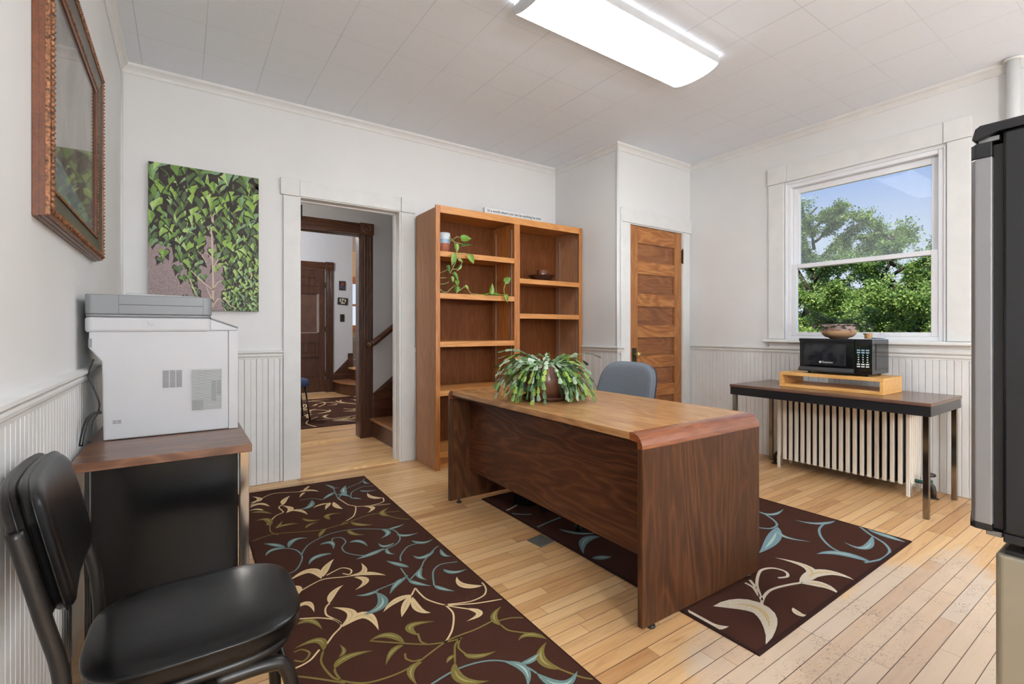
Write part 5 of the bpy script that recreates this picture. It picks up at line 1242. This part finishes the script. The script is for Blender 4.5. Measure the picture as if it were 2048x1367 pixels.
child(MB().box(3.05, 3.95, 11.66, 11.665, 1.28, 2.28), 'pane', MGLASS, w2)
tag(MB().box(2.9, 4.2, 11.0, 11.5, .0, .50).box(2.9, 4.2, 11.40, 11.5, .5, 1.02).build('bench', plain('bench_grey', (150,142,132), .6, var=.1), bevel=.03), 'grey upholstered bench glimpsed under the far landing window', 'bench')
# hall rug and blue chair
rr = random.Random(9); HL = []; HS = []
for i in range(34):
    x, y = rr.uniform(.75, 2.4), rr.uniform(6.15, 8.3); a = rr.uniform(0, 2*PI); ln = rr.uniform(.18, .38); k_ = rr.uniform(-.09, .09)
    HL.append((rr.choice('cCC'), x, y, x+math.cos(a)*ln/2-math.sin(a)*k_, y+math.sin(a)*ln/2+math.cos(a)*k_, x+math.cos(a)*ln, y+math.sin(a)*ln, .032))
for i in range(12):
    x, y = rr.uniform(.75, 2.2), rr.uniform(6.2, 8.2); pts = [(x, y)]; a = rr.uniform(0, 2*PI)
    for k in range(6): a += rr.uniform(.1, .6); pts.append((pts[-1][0]+.16*math.cos(a), pts[-1][1]+.16*math.sin(a)))
    HS.append(('C', pts))
make_rug('area_rug', [(.55, 5.98), (2.44, 5.96), (2.44, 8.47), (.55, 8.50)], HL, HS, 'brown rug with beige leaves in the hall seen through the doorway', 'brown vine rugs', sw=.02)
MBLU = fabric('navy_fabric', (58,72,104))
t = thing('hall_chair', 'blue padded chair with thin black legs, partly hidden by the doorway edge', 'chair', (1.10, 6.66, .0075))
m = MB(); R_ = superring
rings(m, [R_(1.10,6.62,.20,.20,.44), R_(1.10,6.62,.235,.235,.45), R_(1.10,6.62,.245,.245,.49), R_(1.10,6.62,.22,.22,.53), R_(1.10,6.62,.12,.12,.545), R_(1.10,6.62,.01,.01,.547)]); m.build('seat', MBLU, t)
for dx, dy in ((-.2,-.2),(.2,-.2),(-.2,.2),(.2,.2)):
    MB().tube([(1.10+dx*.85, 6.62+dy*.85, .445), (1.10+dx*1.1, 6.62+dy*1.1, 0.0095)], .011, 8).build('leg', MBLK, t)
m = MB(); backpad(m, 6.62, .83, .22, .16, lambda y, z: .88-.12*(z-.8), .022, .1); m.build('backrest', MBLU, t)
MB().tube([(.92, 6.62, .45), (.875, 6.62, .55), (.865, 6.62, .8)], .014, 8).build('back_bracket', MBLK, t)
# added globe lamps to brighten the hall, out of view: one in each part
def globe(x, y, z, power, label, col=(1,.93,.84)):
    t = thing('fill_globe', label, 'ceiling light', (x, y, z), group='added hall fill lights')
    MB().lathe([(0,-.0),(.06,-.01),(.11,-.05),(.12,-.10),(.10,-.16),(.05,-.19),(0,-.195)], (x, y, z-.035), 24).build('globe', emis('globe_glass_%g' % power, col+(1,), power), t)
    MB().lathe([(0,0),(.09,0),(.09,-.02),(.06,-.036),(0,-.036)], (x, y, z-.0005), 24).build('base', BRS, t)
globe(-.3, 4.66, 2.9, 56, 'added globe fill light over the stair lobby behind the doorway')
globe(.6, 7.6, 3.05, 270, 'added globe fill light over the rug in the front hall', (.92,.95,1))
globe(4.9, 10.6, 3.05, 160, 'added globe fill light over the stair landing', (1,.88,.7))

# ================================================================== OUTDOORS
GRS = plain('grass', (78,104,52), .9, var=.3, vs=3)
st(MB().box(4.7, 60, -40, 40, -1.3, -1.1).build('ground_outside', GRS))
BRK = plain('bark', (78,66,56), .9, var=.3, vs=30)
LG = [leafm('foliage_deep', (70,100,44), .35), leafm('foliage_mid', (112,148,70), .4), leafm('foliage_bright', (158,188,98), .45), leafm('foliage_lime', (190,210,128), .45), leafm('foliage_dusky', (92,116,88), .3)]
def tree(x, y, h, spread, nb, ntw, seed, label, mix, dens=1.0, z0=-1.1, up=.35):
    r = random.Random(seed); t = thing('tree', label, 'tree', (x, y, z0), group='trees outside the window')
    br = MB(); fo = MB(); H = h - z0
    n = 9; tp = [Vector((x + r.uniform(-.06,.06)*k*.4, y + r.uniform(-.06,.06)*k*.4, z0 + H*.93*k/n)) for k in range(n+1)]
    br.tube(tp, [.09*(1-.85*k/n) for k in range(n+1)], 7)
    tips = []
    for i in range(nb):
        f = .12 + .86*(i/nb); p = tp[0].lerp(tp[-1], f); a = i*2.4 + r.uniform(-.4,.4)
        ln = spread*(1.12 - .72*f)*r.uniform(.75, 1.15); d = Vector((math.cos(a), math.sin(a), up+.5*f+r.uniform(-.15,.2))).normalized(); pts = [p]
        for k in range(6):
            d = (d + Vector((r.uniform(-.22,.22), r.uniform(-.22,.22), r.uniform(-.16,.10)))).normalized(); pts.append(pts[-1] + d*ln/6)
            if k > 0:
                for _ in range(ntw):
                    e = (d + Vector((r.uniform(-1,1), r.uniform(-1,1), r.uniform(-.6,.5)))).normalized(); L_ = ln*r.uniform(.14,.34)
                    q = [pts[-1]]
                    for _2 in range(4):
                        e = (e + Vector((r.uniform(-.25,.25), r.uniform(-.25,.25), r.uniform(-.3,.12)))).normalized(); q.append(q[-1] + e*L_/4)
                    br.tube(q, [.006,.005,.004,.003,.002], 3, cap=False)
                    tips.append((q, e))
        br.tube(pts, [.028*(1-.8*k/6) for k in range(7)], 5)
        tips.append((pts[3:], d))
    vs = []; fs = []; ms = []
    for q, e in tips:
        base = r.random()
        for k in range(1, len(q)):
            for _ in range(int(r.uniform(22, 38)*dens)):
                c = q[k-1].lerp(q[k], r.random()) + Vector((r.gauss(0,.035), r.gauss(0,.035), r.gauss(0,.028)))
                dd = (e + Vector((r.uniform(-1,1), r.uniform(-1,1), r.uniform(-1,.5)))).normalized(); s = dd.cross(Vector((r.uniform(-1,1), r.uniform(-1,1), r.uniform(.2,1)))).normalized()
                l = r.uniform(.020, .042); w = l*.36; b0 = len(vs)
                vs += [c, c+dd*l*.5+s*w, c+dd*l, c+dd*l*.5-s*w]; fs.append((b0, b0+1, b0+2, b0+3))
                ms.append(min(4, int((base*.5+r.random()*.5)*5)) if r.random() > .4 else r.choice(mix))
    fo.v = [tuple(v) for v in vs]; fo.f = fs; fo.m = ms; fo.sm = [False]*len(fs)
    br.build('trunk_and_branches', BRK, t, fix=False); fo.build('foliage', LG, t, fix=False)
tree(8.6, 3.9, 3.55, 1.35, 30, 4, 1, 'leafy tree at the left of the window view, darkest and tallest crown', [0,4,0,1])
tree(8.9, 2.75, 2.95, 1.5, 28, 4, 2, 'leafy green tree in the middle of the window view', [1,2,1,0])
tree(9.1, 1.5, 2.9, 1.6, 28, 4, 3, 'leafy green tree at the right of the window view', [1,2,3,1])
tree(7.5, 3.1, 1.75, 1.25, 28, 5, 4, 'low bright green bushy tree in the left of the lower window pane', [2,3,2,1], 1.3)
tree(7.6, 1.85, 1.72, 1.3, 28, 5, 5, 'low bright green bushy tree in the right of the lower window pane', [2,1,2,3], 1.3)
tree(11.5, 4.6, 3.0, 2.2, 24, 5, 6, 'distant green tree behind the left of the window view', [0,1,4], 1.5)
tree(12.0, 2.4, 2.6, 2.4, 26, 5, 7, 'distant green tree behind the right of the window view', [0,1,4], 1.5)
# bare arching sprays against the sky

# ------------------------------------------------------------------ fill lamps added behind the camera to brighten the room
def fill_lamp(x, y, h, power, label):
    t = thing('fill_lamp', label, 'fill lamp', (x, y, 0), group='added fill lamps')
    MB().lathe([(0,0),(.14,0),(.14,.012),(.03,.024),(0,.024)], (x, y, 0), 32).build('base', MBLK, t)
    MB().tube([(x, y, .02), (x, y, h-.16)], .011, 12).build('pole', MBLK, t)
    MB().lathe([(0,-.17),(.08,-.15),(.14,-.09),(.165,0),(.14,.09),(.08,.15),(0,.17)], (x, y, h), 32).build('lamp_shade', emis('globe_shade_%g' % power, (.92,.96,1,1), power), t)
fill_lamp(.5, -2.1, 1.75, 190, 'added globe fill lamp behind the camera near the left wall')
fill_lamp(3.4, -2.1, 1.75, 85, 'added globe fill lamp behind the camera beyond the fridge')
